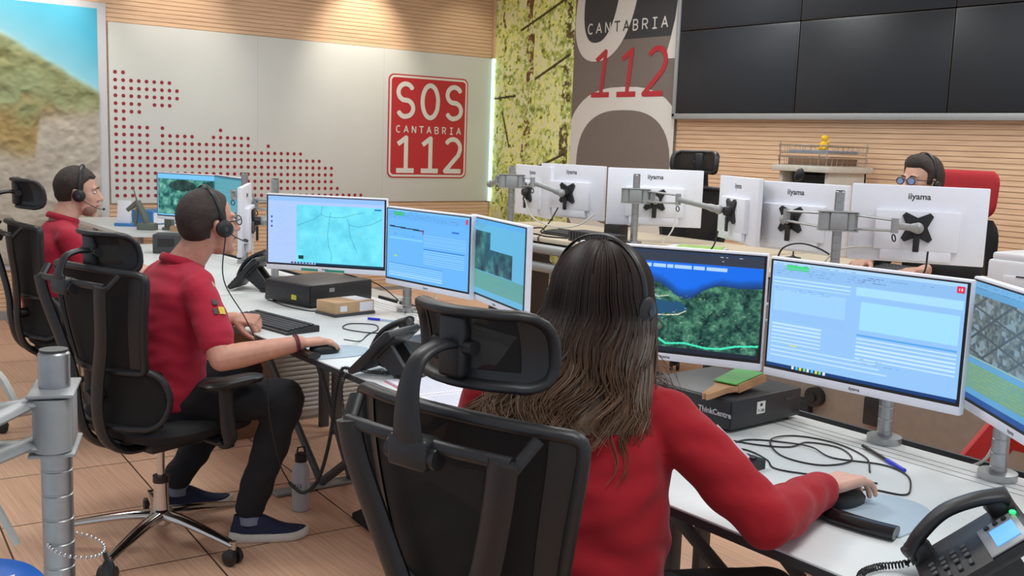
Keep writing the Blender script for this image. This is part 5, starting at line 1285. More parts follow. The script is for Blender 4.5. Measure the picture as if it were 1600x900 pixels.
# ================================================================== THINGS ON AND AROUND THE DESKS
M_cord = M_cable
def desk_phone(label, loc, yaw, tilt=40, lit=True, cord_to=None, body_m=None, handset=True, stand_label=None):
    """x = away from the user; hinge at the front edge"""
    bm_ = body_m or M_black
    t = thing('desk_phone', label, 'telephone', loc, R(yaw), 'desk telephones')
    B = Matrix.Translation((0, 0, 0.012)) @ Matrix.Rotation(-R(tilt), 4, 'Y')
    mb = MB(); mb.box((0.105, 0, 0.0), (0.21, 0.185, 0.024), bev=0.008, M=B); mb.box((0.14, 0.0, -0.012), (0.12, 0.12, 0.016), bev=0.005, M=B)
    part('body', mb, bm_, t)
    mb = MB(); mb.box((0.162, -0.030, 0.0135), (0.072, 0.118, 0.003), bev=0.001, M=B); pn = part('display_panel', mb, mat('silver_grey_plastic', (142, 146, 150), 0.35, 0.3), t)
    mb = MB(); mb.box((0.166, -0.036, 0.0158), (0.044, 0.066, 0.002), M=B)
    part('display', mb, mat('phone_display', (96, 160, 245), 0.3, noise=0.02, emit=0.8) if lit else M_blackg, pn)
    for k in range(3): mb = MB(); mb.cyl(B @ Vector((0.144+k*0.017, 0.014, 0.014)), B @ Vector((0.144+k*0.017, 0.014, 0.019)), 0.005, n=12); part('soft_key', mb, M_black, pn)
    if lit:
        mb = MB(); mb.ell(B @ Vector((0.197, 0.02, 0.016)), (0.006, 0.006, 0.004)); part('lamp', mb, mat('green_lamp', (40, 250, 120), 0.3, noise=0, emit=1.2), t)
    for r_ in range(4):
        for c in range(3):
            mb = MB(); mb.box((0.030+r_*0.021, 0.006-c*0.019, 0.0145), (0.011, 0.012, 0.005), bev=0.002, M=B); part('key', mb, M_grey, t)
    for r_ in range(4):
        mb = MB(); mb.box((0.030+r_*0.021, -0.062, 0.0145), (0.009, 0.018, 0.005), bev=0.002, M=B); part('key', mb, M_grey, t)
    mb = MB()
    mb.prism([(0.19*math.cos(R(tilt))-0.01, 0.16*math.sin(R(tilt))), (0.10*math.cos(R(tilt)), 0.09*math.sin(R(tilt))), (0.155, 0.0), (0.215, 0.0)], 0.018, 0, Matrix.Translation((0, 0.045, 0)) @ plane_M((0, 0, 0), (1, 0, 0), (0, 0, 1)))
    mb.prism([(0.19*math.cos(R(tilt))-0.01, 0.16*math.sin(R(tilt))), (0.10*math.cos(R(tilt)), 0.09*math.sin(R(tilt))), (0.155, 0.0), (0.215, 0.0)], 0.018, 0, Matrix.Translation((0, -0.030, 0)) @ plane_M((0, 0, 0), (1, 0, 0), (0, 0, 1)))
    mb.box((0.185, 0, 0.008), (0.07, 0.12, 0.014), bev=0.004)
    part('stand', mb, bm_, t)
    if handset:
        mb = MB(); P = [(0.004, 0.064, 0.028), (0.014, 0.064, 0.034), (0.045, 0.064, 0.050), (0.100, 0.064, 0.062), (0.155, 0.064, 0.052), (0.192, 0.064, 0.036), (0.204, 0.064, 0.028)]
        Q = spline([B @ Vector(p) for p in P], 5); n_ = len(Q)
        mb.tube(Q, [0.019+0.007*abs(2*i/(n_-1)-1)**3 for i in range(n_)], 14, flat=(1.25, 0.62))
        for x_ in (0.022, 0.186): mb.tube([B @ Vector((x_, 0.064, 0.012)), B @ Vector((x_, 0.064, 0.030)), B @ Vector((x_, 0.064, 0.044))], [0.024, 0.026, 0.020], 18)
        part('handset', mb, bm_, t, angle=60)
    if cord_to:
        W = WM[t.name]; Wi = W.inverted()
        path = spline([W @ (B @ Vector((0.0, 0.064, 0.012)))]+[Vector(p) for p in cord_to], 22); coil = []; L = 0
        for i in range(len(path)-1):
            a, b = path[i], path[i+1]; d = (b-a); seg = d.length; dn = d.normalized(); u = dn.orthogonal().normalized(); v = dn.cross(u); k = max(2, int(seg/0.0009))
            for q in range(k):
                s_ = L+seg*q/k; an = s_/0.0062*2*PI; coil.append(a+d*(q/k)+(Vector((0, 0, 1))-dn*dn.z)*0+u*math.cos(an)*0.0058+v*math.sin(an)*0.0058)
            L += seg
        mb = MB(); mb.tube([Wi @ p for p in coil], 0.0017, 5); part('coiled_cord', mb, M_cord, t)
    return t
desk_phone('black desk phone with a lit blue display at the lower right', (1.655, 0.920, 0.74), -50, 40, True, [(1.68, 0.985, 0.754), (1.65, 1.005, 0.750), (1.60, 1.005, 0.750), (1.575, 0.99, 0.735), (1.56, 0.96, 0.66)])
desk_phone('black desk phone seen from behind between the two nearest operators', (1.635, 2.90, 0.74), -64, 44, False, [(1.70, 2.84, 0.752), (1.66, 2.80, 0.752), (1.62, 2.84, 0.752), (1.585, 2.89, 0.752), (1.555, 2.91, 0.70), (1.56, 2.90, 0.58)])
desk_phone('black desk phone left of the dark computer case on the middle desk', (1.975, 4.80, 0.74), -48, 46, False)
def computer(label, loc, yaw, d, logo, mark):
    t = thing('desktop_computer', label, 'computer', loc, R(yaw), 'flat desktop computers')
    X_, Y_, Z_ = d
    mb = MB(); mb.box((X_/2, Y_/2, Z_/2+0.004), (X_, Y_, Z_-0.008), bev=0.008)
    for x in (0.03, X_-0.03):
        for y in (0.03, Y_-0.03): mb.cyl((x, y, 0), (x, y, 0.006), 0.01, n=10)
    part('case', mb, mat('computer_black', (44, 45, 48), 0.45, noise=0.06), t)
    # front bezel with grille on the -x end
    mb = MB(); mb.box((-0.002, Y_/2, Z_/2+0.004), (0.008, Y_-0.012, Z_-0.016), bev=0.002)
    for k in range(7): mb.box((-0.0065, Y_*0.72, Z_*0.3+k*0.006), (0.001, Y_*0.4, 0.002), 1)
    part('front_bezel', mb, [M_black, M_grey], t)
    if logo:
        mb = MB(); textmesh(mb, logo, 0.022, plane_M((-0.0068, 0.055, Z_*0.55), (0, -1, 0), (0, 0, 1)), 0, 0.0006); part('logo', mb, mat('logo_silver', (190, 190, 194), 0.4), t)
    mb = MB(); mb.box((mark[0], -0.0006, mark[1]), (mark[2], 0.0012, mark[3])); lb = part('sticker', mb, mat(mark[4], mark[5], 0.6, noise=0.02), t, label=mark[6])
    if mark[4] == 'inventory_sticker':
        mb = MB(); mb.box((mark[0], -0.0014, mark[1]+0.008), (0.010, 0.0006, 0.008))
        textmesh(mb, 'T-108', 0.011, plane_M((mark[0], -0.0016, mark[1]-0.009), (1, 0, 0), (0, 0, 1)), 0, 0.0003); part('sticker_print', mb, M_black, lb)
        mb = MB(); mb.box((X_-0.055, -0.0008, Z_*0.72), (0.05, 0.0012, 0.007)); part('badge_strip', mb, M_grey, t)
    return t
computer('black computer case with a white sticker carrying the green wooden tool', (2.125, 1.765, 0.74), 2, (0.315, 0.33, 0.092), 'ThinkCentre', (0.125, 0.058, 0.036, 0.034, 'inventory_sticker', (226, 226, 222), 'white square sticker'))
computer('dark computer case under the street map monitor', (2.03, 4.09, 0.74), 14, (0.37, 0.32, 0.105), '', (0.12, 0.075, 0.03, 0.018, 'grey_label', (150, 152, 156), 'small grey label'))
t0 = bpy.data.objects['desktop_computer.001']
part('yellow_sticker', MB().box((-0.007, 0.11, 0.04), (0.0012, 0.034, 0.022)), mat('yellow_sticker', (226, 220, 70), 0.6), t0, label='small yellow sticker')
def keyboard(label, loc, yaw, m=None, L=0.44):
    t = thing('keyboard', label, 'keyboard', loc, R(yaw), 'keyboards')
    mb = MB(); mb.prism([(-0.075, 0.0), (0.075, 0.0), (0.075, 0.024), (0.065, 0.026), (-0.07, 0.012), (-0.075, 0.009)], L, 0, Matrix.Translation((0, L/2, 0)) @ plane_M((0, 0, 0), (1, 0, 0), (0, 0, 1)))
    part('case', mb, m or M_black, t)
    sl = math.atan2(0.014, 0.135)
    K = Matrix.Translation((0, 0, 0.0195)) @ Matrix.Rotation(-sl, 4, 'Y')
    for r_ in range(6):
        y = -L/2+0.014; r2 = random.Random(r_)
        x = -0.056+r_*0.0205+(0.005 if r_ == 5 else 0); rowm = MB()
        while y < L/2-0.016:
            wd = 0.0165
            if r_ == 0 and abs(y+0.04) < 0.02: wd = 0.10
            if r_ in (1, 2, 3) and y < -L/2+0.02: wd = 0.027
            rowm.box((x, y+wd/2-0.001, 0.003), (0.0165, wd, 0.006), bev=0.0015, M=K, seg=1); y += wd+0.0022
        o = part('key_row', rowm, M_grey, t, angle=30); o['kind'] = 'stuff' if False else 'part'
        del o['kind']
    return t
keyboard('black keyboard under the left hand of the man with glasses', (1.715, 3.80, 0.74), 8)
keyboard('black keyboard left of the mouse mat of the woman', (1.88, 1.735, 0.74), 2)
def mouse(label, loc, yaw):
    t = thing('computer_mouse', label, 'mouse', loc, R(yaw), 'computer mice')
    mb = MB(); mb.loft([(0, 0, 0.0, 0.054, 0.029), (0, 0, 0.012, 0.056, 0.031), (-0.004, 0, 0.024, 0.048, 0.026), (-0.006, 0, 0.033, 0.032, 0.018), (-0.006, 0, 0.036, 0.012, 0.008)], 0, 28, p=2.4); part('shell', mb, M_black, t, angle=70)
    mb = MB(); mb.cyl((0.030, -0.004, 0.028), (0.030, 0.004, 0.028), 0.008, n=16); part('wheel', mb, M_grey, t)
mouse('black mouse under the hand of the man with glasses', (1.645, 3.21, 0.743), -3); mouse('black mouse under the hand of the woman', (1.915, 1.258, 0.743), 3)
def mat_rest(label, loc, yaw, wr=0.10):
    t = thing('mouse_mat', label, 'mouse mat', loc, R(yaw), 'mouse mats with wrist rests')
    P = [(-0.08, -0.10), (0.02, -0.105)]+[(0.03+0.125*math.cos(a), 0.105*math.sin(a)) for a in [R(-80+160*k/20) for k in range(21)]]+[(0.02, 0.105), (-0.08, 0.10)]
    mb = MB(); mb.prism(P, 0.003); part('mat', mb, mat('blue_grey_mat', (178, 196, 210), 0.6, noise=0.06, nscale=300), t)
    mb = MB(); mb.tube(spline([(-0.092, -0.098, 0.012), (-0.100, -0.05, 0.013), (-0.102, 0, 0.013), (-0.100, 0.05, 0.013), (-0.092, 0.098, 0.012)], 6), [0.014]+[0.019]*23+[0.014], 16, flat=(1.5, 0.75), up=(0, 0, 1)) if False else mb.tube(spline([(-0.092, -0.098, 0.0135), (-0.100, -0.05, 0.0135), (-0.102, 0, 0.0135), (-0.100, 0.05, 0.0135), (-0.092, 0.098, 0.0135)], 6), 0.0155, 16, flat=(1.7, 0.85), up=(0, 0, 1))
    part('wrist_rest', mb, M_blackg, t, angle=70)
mat_rest('blue-grey mouse mat with a black wrist rest by the man with glasses', (1.665, 3.22, 0.7405), -4); mat_rest('blue-grey mouse mat with a glossy black wrist rest by the near phone', (1.905, 1.185, 0.7405), 6)
# cardboard box on a dark tray
t = thing('cardboard_box', 'small cardboard box with white labels beside the dark computer case', 'box', (2.02, 3.84, 0.74), R(8))
mb = MB(); mb.box((0.105, 0.075, 0.036), (0.205, 0.14, 0.05), bev=0.002); part('carton', mb, M_card, t)
part('tray', MB().box((0.105, 0.075, 0.0065), (0.215, 0.15, 0.013), bev=0.003), M_grey, t)
part('label', MB().box((0.045, 0.0045, 0.034), (0.035, 0.0014, 0.024)), M_paper, t, label='white label on the front'); part('label', MB().box((0.165, 0.0045, 0.036), (0.07, 0.0014, 0.04)), M_paper, t, label='white label on the right'); part('label', MB().box((0.165, 0.08, 0.0615), (0.075, 0.11, 0.0012)), M_paper, t, label='white label on the lid')
# wooden clapper with green top
t = thing('wooden_tool', 'wooden paddle-shaped tool with a green top on the black computer case', 'tool', (2.20, 1.84, 0.838), R(10))
TP = Matrix.Translation((0, 0, 0)) @ Matrix.Rotation(R(-6), 4, 'Y')
mb = MB(); mb.prism([(-0.125, -0.012), (-0.05, -0.022), (-0.015, -0.040), (-0.015, 0.040), (-0.05, 0.022), (-0.125, 0.012), (-0.135, 0.006), (-0.127, 0.0), (-0.135, -0.006)], 0.016, 0, TP @ Matrix.Translation((0, 0, 0.008)))
mb.prism([(-0.02, -0.040), (0.115, -0.048), (0.115, 0.048), (-0.02, 0.040)], 0.024, 0, TP @ Matrix.Translation((0, 0, 0.004))); part('body', mb, mat('light_wood', (196, 148, 108), 0.6), t)
mb = MB(); mb.prism([(-0.03, -0.036), (0.108, -0.043), (0.108, 0.043), (-0.03, 0.036)], 0.003, 0, TP @ Matrix.Translation((0, 0, 0.028))); part('green_top', mb, mat('green_paint', (64, 160, 62), 0.5), t)
# pens
def pen(label, a, b, m):
    a = Vector(a); b = Vector(b); t = thing('pen', label, 'pen', tuple(a), group='blue pens')
    mb = MB(); mb.cyl(a.lerp(b, 0.02), a.lerp(b, 0.62), 0.0045, n=10); part('barrel', mb, M_blackg if m else mat('clear_barrel', (180, 200, 225), 0.2), t, world=True)
    mb = MB(); mb.cyl(a.lerp(b, 0.60), b, 0.0055, n=10); part('pen_cap', mb, mat('blue_plastic', (30, 50, 200), 0.35), t, world=True)
pen('ballpoint pen with a blue cap lying on the grooves of the near desk', (2.335, 1.50, 0.7465), (2.235, 1.315, 0.7465), True); pen('blue pen near the cardboard box', (2.20, 3.62, 0.7465), (2.12, 3.74, 0.7465), False)
def cable(name, label, pts, r=0.0022, m=None, n=8):
    mb = MB(); mb.tube(spline(pts, n), r, 6); o = solo(name, mb, m or M_cable, label, 'cable'); return o
z = 0.7428
cable('cable', 'thin black cable in loose loops right of the woman\'s computer case', [(2.06, 1.76, z), (2.10, 1.66, z), (2.16, 1.60, z), (2.24, 1.60, z), (2.27, 1.52, z), (2.20, 1.44, z), (2.10, 1.46, z), (2.08, 1.56, z), (2.16, 1.66, z+0.003), (2.26, 1.66, z), (2.30, 1.56, z), (2.26, 1.44, z), (2.16, 1.36, z)])
cable('cable', 'thin black cable crossing the near desk to the pen and mat', [(2.04, 1.70, z), (2.12, 1.70, z), (2.18, 1.64, z), (2.20, 1.56, z+0.004), (2.18, 1.48, z), (2.24, 1.38, z), (2.22, 1.30, z), (2.14, 1.24, z), (2.08, 1.22, z), (2.05, 1.28, z), (2.0, 1.30, z+0.002)])
cable('cable', 'thin black cable running beside the sleeve of the woman', [(2.0, 1.72, z), (2.04, 1.64, z), (2.02, 1.56, z), (1.98, 1.50, z), (2.02, 1.42, z), (2.06, 1.36, z), (2.10, 1.30, z)])
cable('cable', 'thin dark cable loops between the mouse mat and the cardboard box', [(1.75, 3.26, z+0.03), (1.86, 3.34, z), (1.95, 3.44, z), (2.04, 3.52, z), (2.08, 3.62, z), (2.0, 3.68, z), (1.93, 3.60, z), (1.97, 3.48, z), (2.06, 3.42, z)])
cable('cable', 'black cable along the front of the dark computer case', [(2.02, 4.55, z), (1.97, 4.42, z), (1.96, 4.20, z), (1.99, 4.05, z), (2.03, 4.00, z)], 0.003)
cable('cable', 'black cable running down behind the cardboard box', [(2.30, 4.30, 0.86), (2.42, 4.20, 0.82), (2.44, 4.02, 0.76), (2.40, 3.90, 0.745), (2.34, 3.80, 0.745)], 0.003)
for lab, P in (('white cable hanging in a loop beside the grey pole of the middle desk', [(2.46, 3.78, 0.98), (2.46, 3.74, 0.85), (2.43, 3.72, 0.76), (2.40, 3.78, 0.745), (2.38, 3.92, 0.746), (2.46, 4.05, 0.76)]),
               ('white cable looping below the edge-on white monitor', [(2.12, 4.95, 0.95), (2.12, 4.90, 0.84), (2.16, 4.80, 0.748), (2.22, 4.76, 0.746), (2.28, 4.74, 0.746)]),
               ('white cable in the tray behind the near desk', [(2.49, 1.88, 0.671), (2.51, 1.74, 0.671), (2.53, 1.62, 0.671), (2.51, 1.50, 0.671), (2.54, 1.36, 0.671)]),
               ('second white cable in the tray behind the near desk, closer to the pole', [(2.56, 1.90, 0.671), (2.60, 1.74, 0.671), (2.57, 1.60, 0.671), (2.60, 1.46, 0.671)]),
               ('white cable beside the pole of the rightmost aerial view monitor', [(2.44, 1.26, 0.98), (2.47, 1.22, 0.86), (2.48, 1.24, 0.76), (2.49, 1.32, 0.70)]),
               ('white cable drooping under the monitor back by the forest mural', [(3.86, 4.92, 1.17), (3.88, 4.86, 1.06), (3.92, 4.70, 1.015), (4.0, 4.58, 1.03), (4.06, 4.5, 1.10)]),
               ('white cable hanging from the nearest white monitor back', [(3.90, 2.50, 1.12), (3.80, 2.62, 1.10), (3.74, 2.66, 1.04), (3.72, 2.68, 0.97)]),
               ('white cable hanging from the monitor back in front of the banner', [(4.20, 3.98, 1.16), (4.16, 3.96, 1.06), (4.10, 3.98, 0.975)])):
    cable('cable', lab, P, 0.0045, M_wcable)
for lab, P in (('black cable hanging below the lever of the nearest monitor back', [(3.90, 2.28, 1.12), (3.88, 2.28, 1.03), (3.84, 2.34, 0.98), (3.80, 2.40, 0.97)]),
               ('black cable arch left of the pole between the near monitor backs', [(3.82, 2.98, 0.97), (3.80, 2.93, 1.07), (3.82, 2.83, 1.10), (3.84, 2.70, 1.06), (3.84, 2.62, 0.97)]),
               ('black cable hanging behind the edge-on rear monitor', [(3.94, 3.44, 1.10), (3.92, 3.45, 1.02), (3.90, 3.50, 0.965)]),
               ('black cable below the monitor back beside the mural', [(4.03, 4.80, 1.12), (4.0, 4.84, 1.03), (3.96, 4.88, 0.965)])):
    cable('cable', lab, P, 0.004)
# coiled cord hanging from the desk edge to the headset cord
path = spline([(1.60, 2.93, 0.746), (1.572, 2.945, 0.742), (1.555, 2.95, 0.66), (1.545, 2.97, 0.50), (1.535, 3.03, 0.35), (1.53, 3.13, 0.275), (1.52, 3.22, 0.285)], 14); coil = []; L_ = 0
for i in range(len(path)-1):
    a, b = path[i], path[i+1]; d = b-a; sg = d.length; dn = d.normalized(); u = dn.orthogonal().normalized(); v = dn.cross(u); k = max(2, int(sg/0.0008))
    for qq in range(k):
        an = (L_+sg*qq/k)/0.0048*2*PI; coil.append(a+d*(qq/k)+u*math.cos(an)*0.0055+v*math.sin(an)*0.0055)
    L_ += sg
mb = MB(); mb.tube(coil, 0.0017, 5); mb.tube(path, 0.004, 6); solo('coiled_cord', mb, M_cable, 'thick coiled black cord hanging from the desk edge behind the water bottle', 'cable')
# papers, round dish, router
t = thing('notebook', 'open lined notebook with a pink edge on the desk behind the chair headrest', 'notebook', (1.69, 2.50, 0.74), R(-6))
mb = MB(); mb.box((0, 0.115, 0.004), (0.19, 0.225, 0.008), bev=0.002); mb.box((0, -0.115, 0.004), (0.19, 0.225, 0.008), bev=0.002); part('pages', mb, M_paper, t)
mb = MB()
for k in range(15):
    for s in (-1, 1): mb.box((-0.075+k*0.0105, s*0.115, 0.0082), (0.0012, 0.19, 0.0006))
part('ruling', mb, mat('ruled_line', (170, 176, 214), 0.8), t)
part('cover', MB().box((0, 0, 0.0008), (0.20, 0.47, 0.0016)), mat('pink_cover', (214, 130, 150), 0.6), t)
t = thing('round_dish', 'round white dish with a pink napkin below the aerial picture monitor', 'dish', (2.33, 3.46, 0.74))
mb = MB(); mb.lathe([(0.06, 0), (0.10, 0.008), (0.125, 0.032), (0.128, 0.034), (0.120, 0.034), (0.096, 0.012), (0.055, 0.006)], 36); part('dish', mb, M_wplast, t, angle=60)
mb = MB(); mb.box((0.02, -0.02, 0.028), (0.10, 0.07, 0.018), bev=0.006, rot=(0.1, 0.1, 0.5)); mb.box((-0.01, 0.03, 0.030), (0.08, 0.05, 0.014), bev=0.005, rot=(-0.1, 0.15, 1.2)); part('napkin', mb, mat('pink_napkin', (224, 160, 156), 0.8), t)
mb = MB(); mb.box((0, 0, 0.036), (0.24, 0.14, 0.06), bev=0.008); mb.box((-0.09, 0, 0.003), (0.03, 0.12, 0.006)); mb.box((0.09, 0, 0.003), (0.03, 0.12, 0.006))
t = thing('network_box', 'dark grey box behind the phone seen from behind', 'box', (1.98, 3.02, 0.74), R(20)); part('case', mb, M_grey, t)
# water bottle and foot rest, tambour cabinet
t = thing('water_bottle', 'pale grey metal water bottle on the floor beside the navy shoe', 'bottle', (1.775, 3.655, 0))
mb = MB(); mb.lathe([(0.030, 0), (0.035, 0.004), (0.035, 0.165), (0.030, 0.185), (0.022, 0.198), (0.022, 0.205)], 28); part('flask', mb, mat('pale_enamel', (186, 186, 194), 0.35, 0.2, noise=0.03), t)
mb = MB(); mb.lathe([(0.024, 0.203), (0.025, 0.206), (0.025, 0.232), (0.018, 0.238)], 24); mb.tube([(-0.018, 0, 0.236), (-0.014, 0, 0.262), (0.014, 0, 0.262), (0.018, 0, 0.236)], 0.004, 8); part('screw_lid', mb, M_black, t)
mb = MB(); textmesh(mb, '112', 0.022, plane_M((-0.0248, -0.0262, 0.11), (0.73, -0.69, 0), (0, 0, 1)), 0, 0.0003); part('print', mb, M_grey, t)
t = thing('foot_rest', 'black foot rest lying on the floor behind the foreground chair', 'foot rest', (2.05, 3.2, 0), R(-6))
mb = MB(); mb.prism([(-0.17, 0.02), (0.17, 0.11), (0.17, 0.085), (-0.17, 0.0)], 0.50, 0, Matrix.Translation((0, 0.25, 0)) @ plane_M((0, 0, 0), (1, 0, 0), (0, 0, 1))); part('platform', mb, mat('ribbed_black', (30, 30, 32), 0.7), t)
for s in (-1, 1): part('foot', MB().prism([(0.02, 0.0), (0.15, 0.0), (0.15, 0.085), (0.02, 0.05)], 0.02, 0, Matrix.Translation((0, s*0.2, 0)) @ plane_M((0, 0, 0), (1, 0, 0), (0, 0, 1))), M_black, t)
t = thing('tambour_cabinet', 'low grey cabinet with horizontal tambour slats under the middle desk', 'cabinet', (2.58, 5.05, 0))
mb = MB(); mb.box((2.58, 5.08, 0.32), (0.86, 0.44, 0.60), bev=0.004); mb.box((2.58, 5.08, 0.01), (0.80, 0.40, 0.02)); part('body', mb, mat('cabinet_grey', (176, 172, 166), 0.5), t, world=True)
mb = MB(); prof = []
vs = []; fs = []
for k in range(22):
    z0 = 0.05+k*0.025
    for dz, dy in ((0.0, 0.0), (0.004, -0.007), (0.012, -0.010), (0.020, -0.007)): prof.append((dy, z0+dz))
for dy, zz in prof: vs += [(2.19, 4.858+dy, zz), (2.97, 4.858+dy, zz)]
for i in range(len(prof)-1): fs.append((2*i, 2*i+1, 2*i+3, 2*i+2))
mb.add(vs, fs); part('tambour_door', mb, mat('cabinet_grey', (176, 172, 166), 0.5), t, world=True, angle=60)
mb = MB(); mb.box((1.96, 4.70, 0.345), (0.30, 0.025, 0.69), bev=0.002); solo('wood_panel', mb, mat('brown_wood_panel', (128, 92, 66), 0.5, noise=0.2, nscale=6), 'brown upright wood panel under the white desk left of the tambour cabinet', 'panel')
# far side table with leaflets and grey handsets
t = thing('side_table', 'white corner table by the left wall carrying leaflets and grey handsets', 'table', (2.52, 7.7, 0))
P = rrect(2.13, 7.05, 2.92, 8.45, 0.14); mb = MB(); mb.prism(P, 0.025, 0, Matrix.Translation((0, 0, 0.775))); part('table_top', mb, M_white, t, world=True)
for x, y in ((2.27, 7.2), (2.78, 7.2), (2.27, 8.3), (2.78, 8.3)): part('leg', MB().cyl((x, y, 0), (x, y, 0.776), 0.02, n=12), M_alup, t, world=True)
t = thing('leaflet_holder', 'white leaflet holder with a blue foot on the corner table', 'leaflet holder', (2.30, 7.66, 0.80), R(-38))
mb = MB(); mb.box((0, 0, 0.10), (0.10, 0.012, 0.17), rot=(R(-10), 0, 0), bev=0.002); part('leaflets', mb, M_paper, t); mb = MB(); mb.box((0.02, 0, 0.011), (0.16, 0.09, 0.022), bev=0.004); part('foot', mb, mat('blue_card', (60, 130, 190), 0.6), t)
M_gg = mat('grey_green_plastic', (98, 104, 96), 0.5)
t = thing('handset_stand', 'grey radio handset on a stand with a stub antenna on the corner table', 'radio', (2.32, 7.33, 0.80), R(-38))
mb = MB(); mb.box((0.04, 0, 0.025), (0.13, 0.08, 0.05), bev=0.008); part('base', mb, M_gg, t)
mb = MB(); mb.tube(spline([(0.045, 0, 0.03), (0.01, 0, 0.12), (-0.03, 0, 0.20)], 5), [0.030]*11, 14, flat=(1, 0.75)); mb.tube([(-0.03, 0, 0.19), (-0.10, 0, 0.135)], [0.020, 0.015], 12); mb.tube([(-0.045, 0, 0.03), (-0.03, 0, 0.15)], 0.012, 10); part('handset', mb, M_gg, t)
mb = MB(); mb.tube([(-0.03, 0, 0.20), (-0.058, 0, 0.30)], [0.006, 0.003], 8); part('antenna', mb, M_gg, t)
t = thing('radio_charger', 'upright grey block beside the radio handset on the corner table', 'radio', (2.50, 7.28, 0.80), R(-38))
mb = MB(); mb.box((0, 0, 0.075), (0.055, 0.07, 0.13), bev=0.008); mb.box((0.0, 0, 0.01), (0.08, 0.09, 0.02), bev=0.004); part('body', mb, M_gg, t); mb = MB(); mb.box((0.01, 0, 0.155), (0.03, 0.04, 0.03), bev=0.006); part('head', mb, M_gg, t)
mb = MB(); mb.box((0, 0, 0.02), (0.13, 0.06, 0.04), bev=0.004); solo('small_box', mb, M_card, 'small brown box at the front of the corner table', 'box', loc=(2.52, 7.12, 0.80), rz=R(-30))
t = thing('blue_folder', 'blue folder lying behind the radio handset on the corner table', 'folder', (2.62, 7.85, 0.80), R(20))
part('cover', MB().box((0, 0, 0.05), (0.32, 0.24, 0.10), bev=0.004), mat('blue_card', (60, 130, 190), 0.6), t); part('sheets', MB().box((0, -0.122, 0.05), (0.30, 0.004, 0.08)), M_paper, t)
mb = MB(); mb.box((0, 0, 0.06), (0.22, 0.16, 0.12), bev=0.006); mb.box((-0.03, -0.081, 0.07), (0.10, 0.002, 0.05), 1)
t = thing('desk_box', 'dark grey box on the far desk below the green aerial monitor', 'box', (2.22, 6.40, 0.74), R(-30)); part('case', mb, [M_grey, M_black], t)
mb = MB(); keyboard('pale keyboard in front of the far operator', (1.86, 5.42, 0.74), 0, M_wplast, 0.42)
# gear behind the edge-on monitor
t = thing('camera_block', 'grey camera with a round lens behind the edge-on white monitor', 'camera', (2.28, 5.02, 1.14))
t.location = (2.28, 4.93, 1.04); WM[t.name] = Matrix.Translation(t.location)
mb = MB(); mb.box((0, 0, 0.03), (0.05, 0.09, 0.055), bev=0.008); mb.tube([(0, 0.03, 0.03), (0, 0.09, 0.03)], 0.012, 10); part('body', mb, M_alup, t)
mb = MB(); mb.cyl((-0.02, -0.035, 0.03), (-0.045, -0.05, 0.03), 0.022, n=20); mb.cyl((-0.045, -0.05, 0.03), (-0.047, -0.051, 0.03), 0.010, n=16, m=1); part('lens', mb, [M_grey, M_wplast], t)

# ---------------- rear row items
t = thing('printer', 'white printer at the right picture edge on the rear desk', 'printer', (4.02, 1.72, 0.961), R(0))
mb = MB(); mb.box((0, 0, 0.10), (0.46, 0.50, 0.14), bev=0.012); mb.box((0, 0, 0.012), (0.40, 0.44, 0.024)); mb.box((-0.015, 0, 0.05), (0.44, 0.46, 0.06), bev=0.006); part('body', mb, M_wplast, t)
mb = MB(); mb.box((0, 0, 0.182), (0.44, 0.48, 0.03), bev=0.010); part('scanner_lid', mb, M_wplast, t)
mb = MB(); mb.box((-0.236, 0, 0.09), (0.012, 0.36, 0.05), bev=0.003); mb.box((-0.242, -0.02, 0.115), (0.004, 0.30, 0.006), 1); part('paper_drawer', mb, [M_wplast, M_grey], t)
mb = MB(); mb.box((-0.245, 0.02, 0.055), (0.05, 0.30, 0.008), bev=0.003); part('output_tray', mb, mat('tray_grey', (190, 190, 192), 0.4), t)
t = thing('shelf_cabinet', 'narrow white cabinet with a dark recess standing by the slatted wall', 'cabinet', (5.97, 4.30, 0.22))
mb = MB()
mb.box((5.97, 4.13, 0.80), (0.42, 0.03, 1.16), bev=0.003); mb.box((5.97, 4.50, 0.80), (0.42, 0.03, 1.16), bev=0.003); mb.box((6.17, 4.315, 0.80), (0.02, 0.40, 1.16)); mb.box((5.97, 4.315, 1.08), (0.40, 0.36, 0.025)); mb.box((5.97, 4.315, 0.24), (0.42, 0.40, 0.04))
part('carcass', mb, mat('cabinet_white', (206, 202, 192), 0.5), t, world=True)
part('door', MB().box((5.765, 4.315, 0.66), (0.018, 0.38, 0.80), bev=0.003), mat('cabinet_white', (206, 202, 192), 0.5), t, world=True)
part('top_board', MB().box((5.96, 4.315, 1.40), (0.50, 0.46, 0.04), bev=0.004), mat('cabinet_white', (206, 202, 192), 0.5), t, world=True)
t = thing('cabinet_display', 'dark screen set in the recess of the white cabinet', 'screen', (5.86, 4.315, 1.093)); mb = MB(); mb.box((0, 0, 0.14), (0.03, 0.30, 0.25), bev=0.004); mb.box((0.01, 0, 0.008), (0.12, 0.16, 0.014)); part('housing', mb, M_grey, t); part('glass', MB().box((-0.0165, 0, 0.14), (0.002, 0.28, 0.23)), M_tv, t)
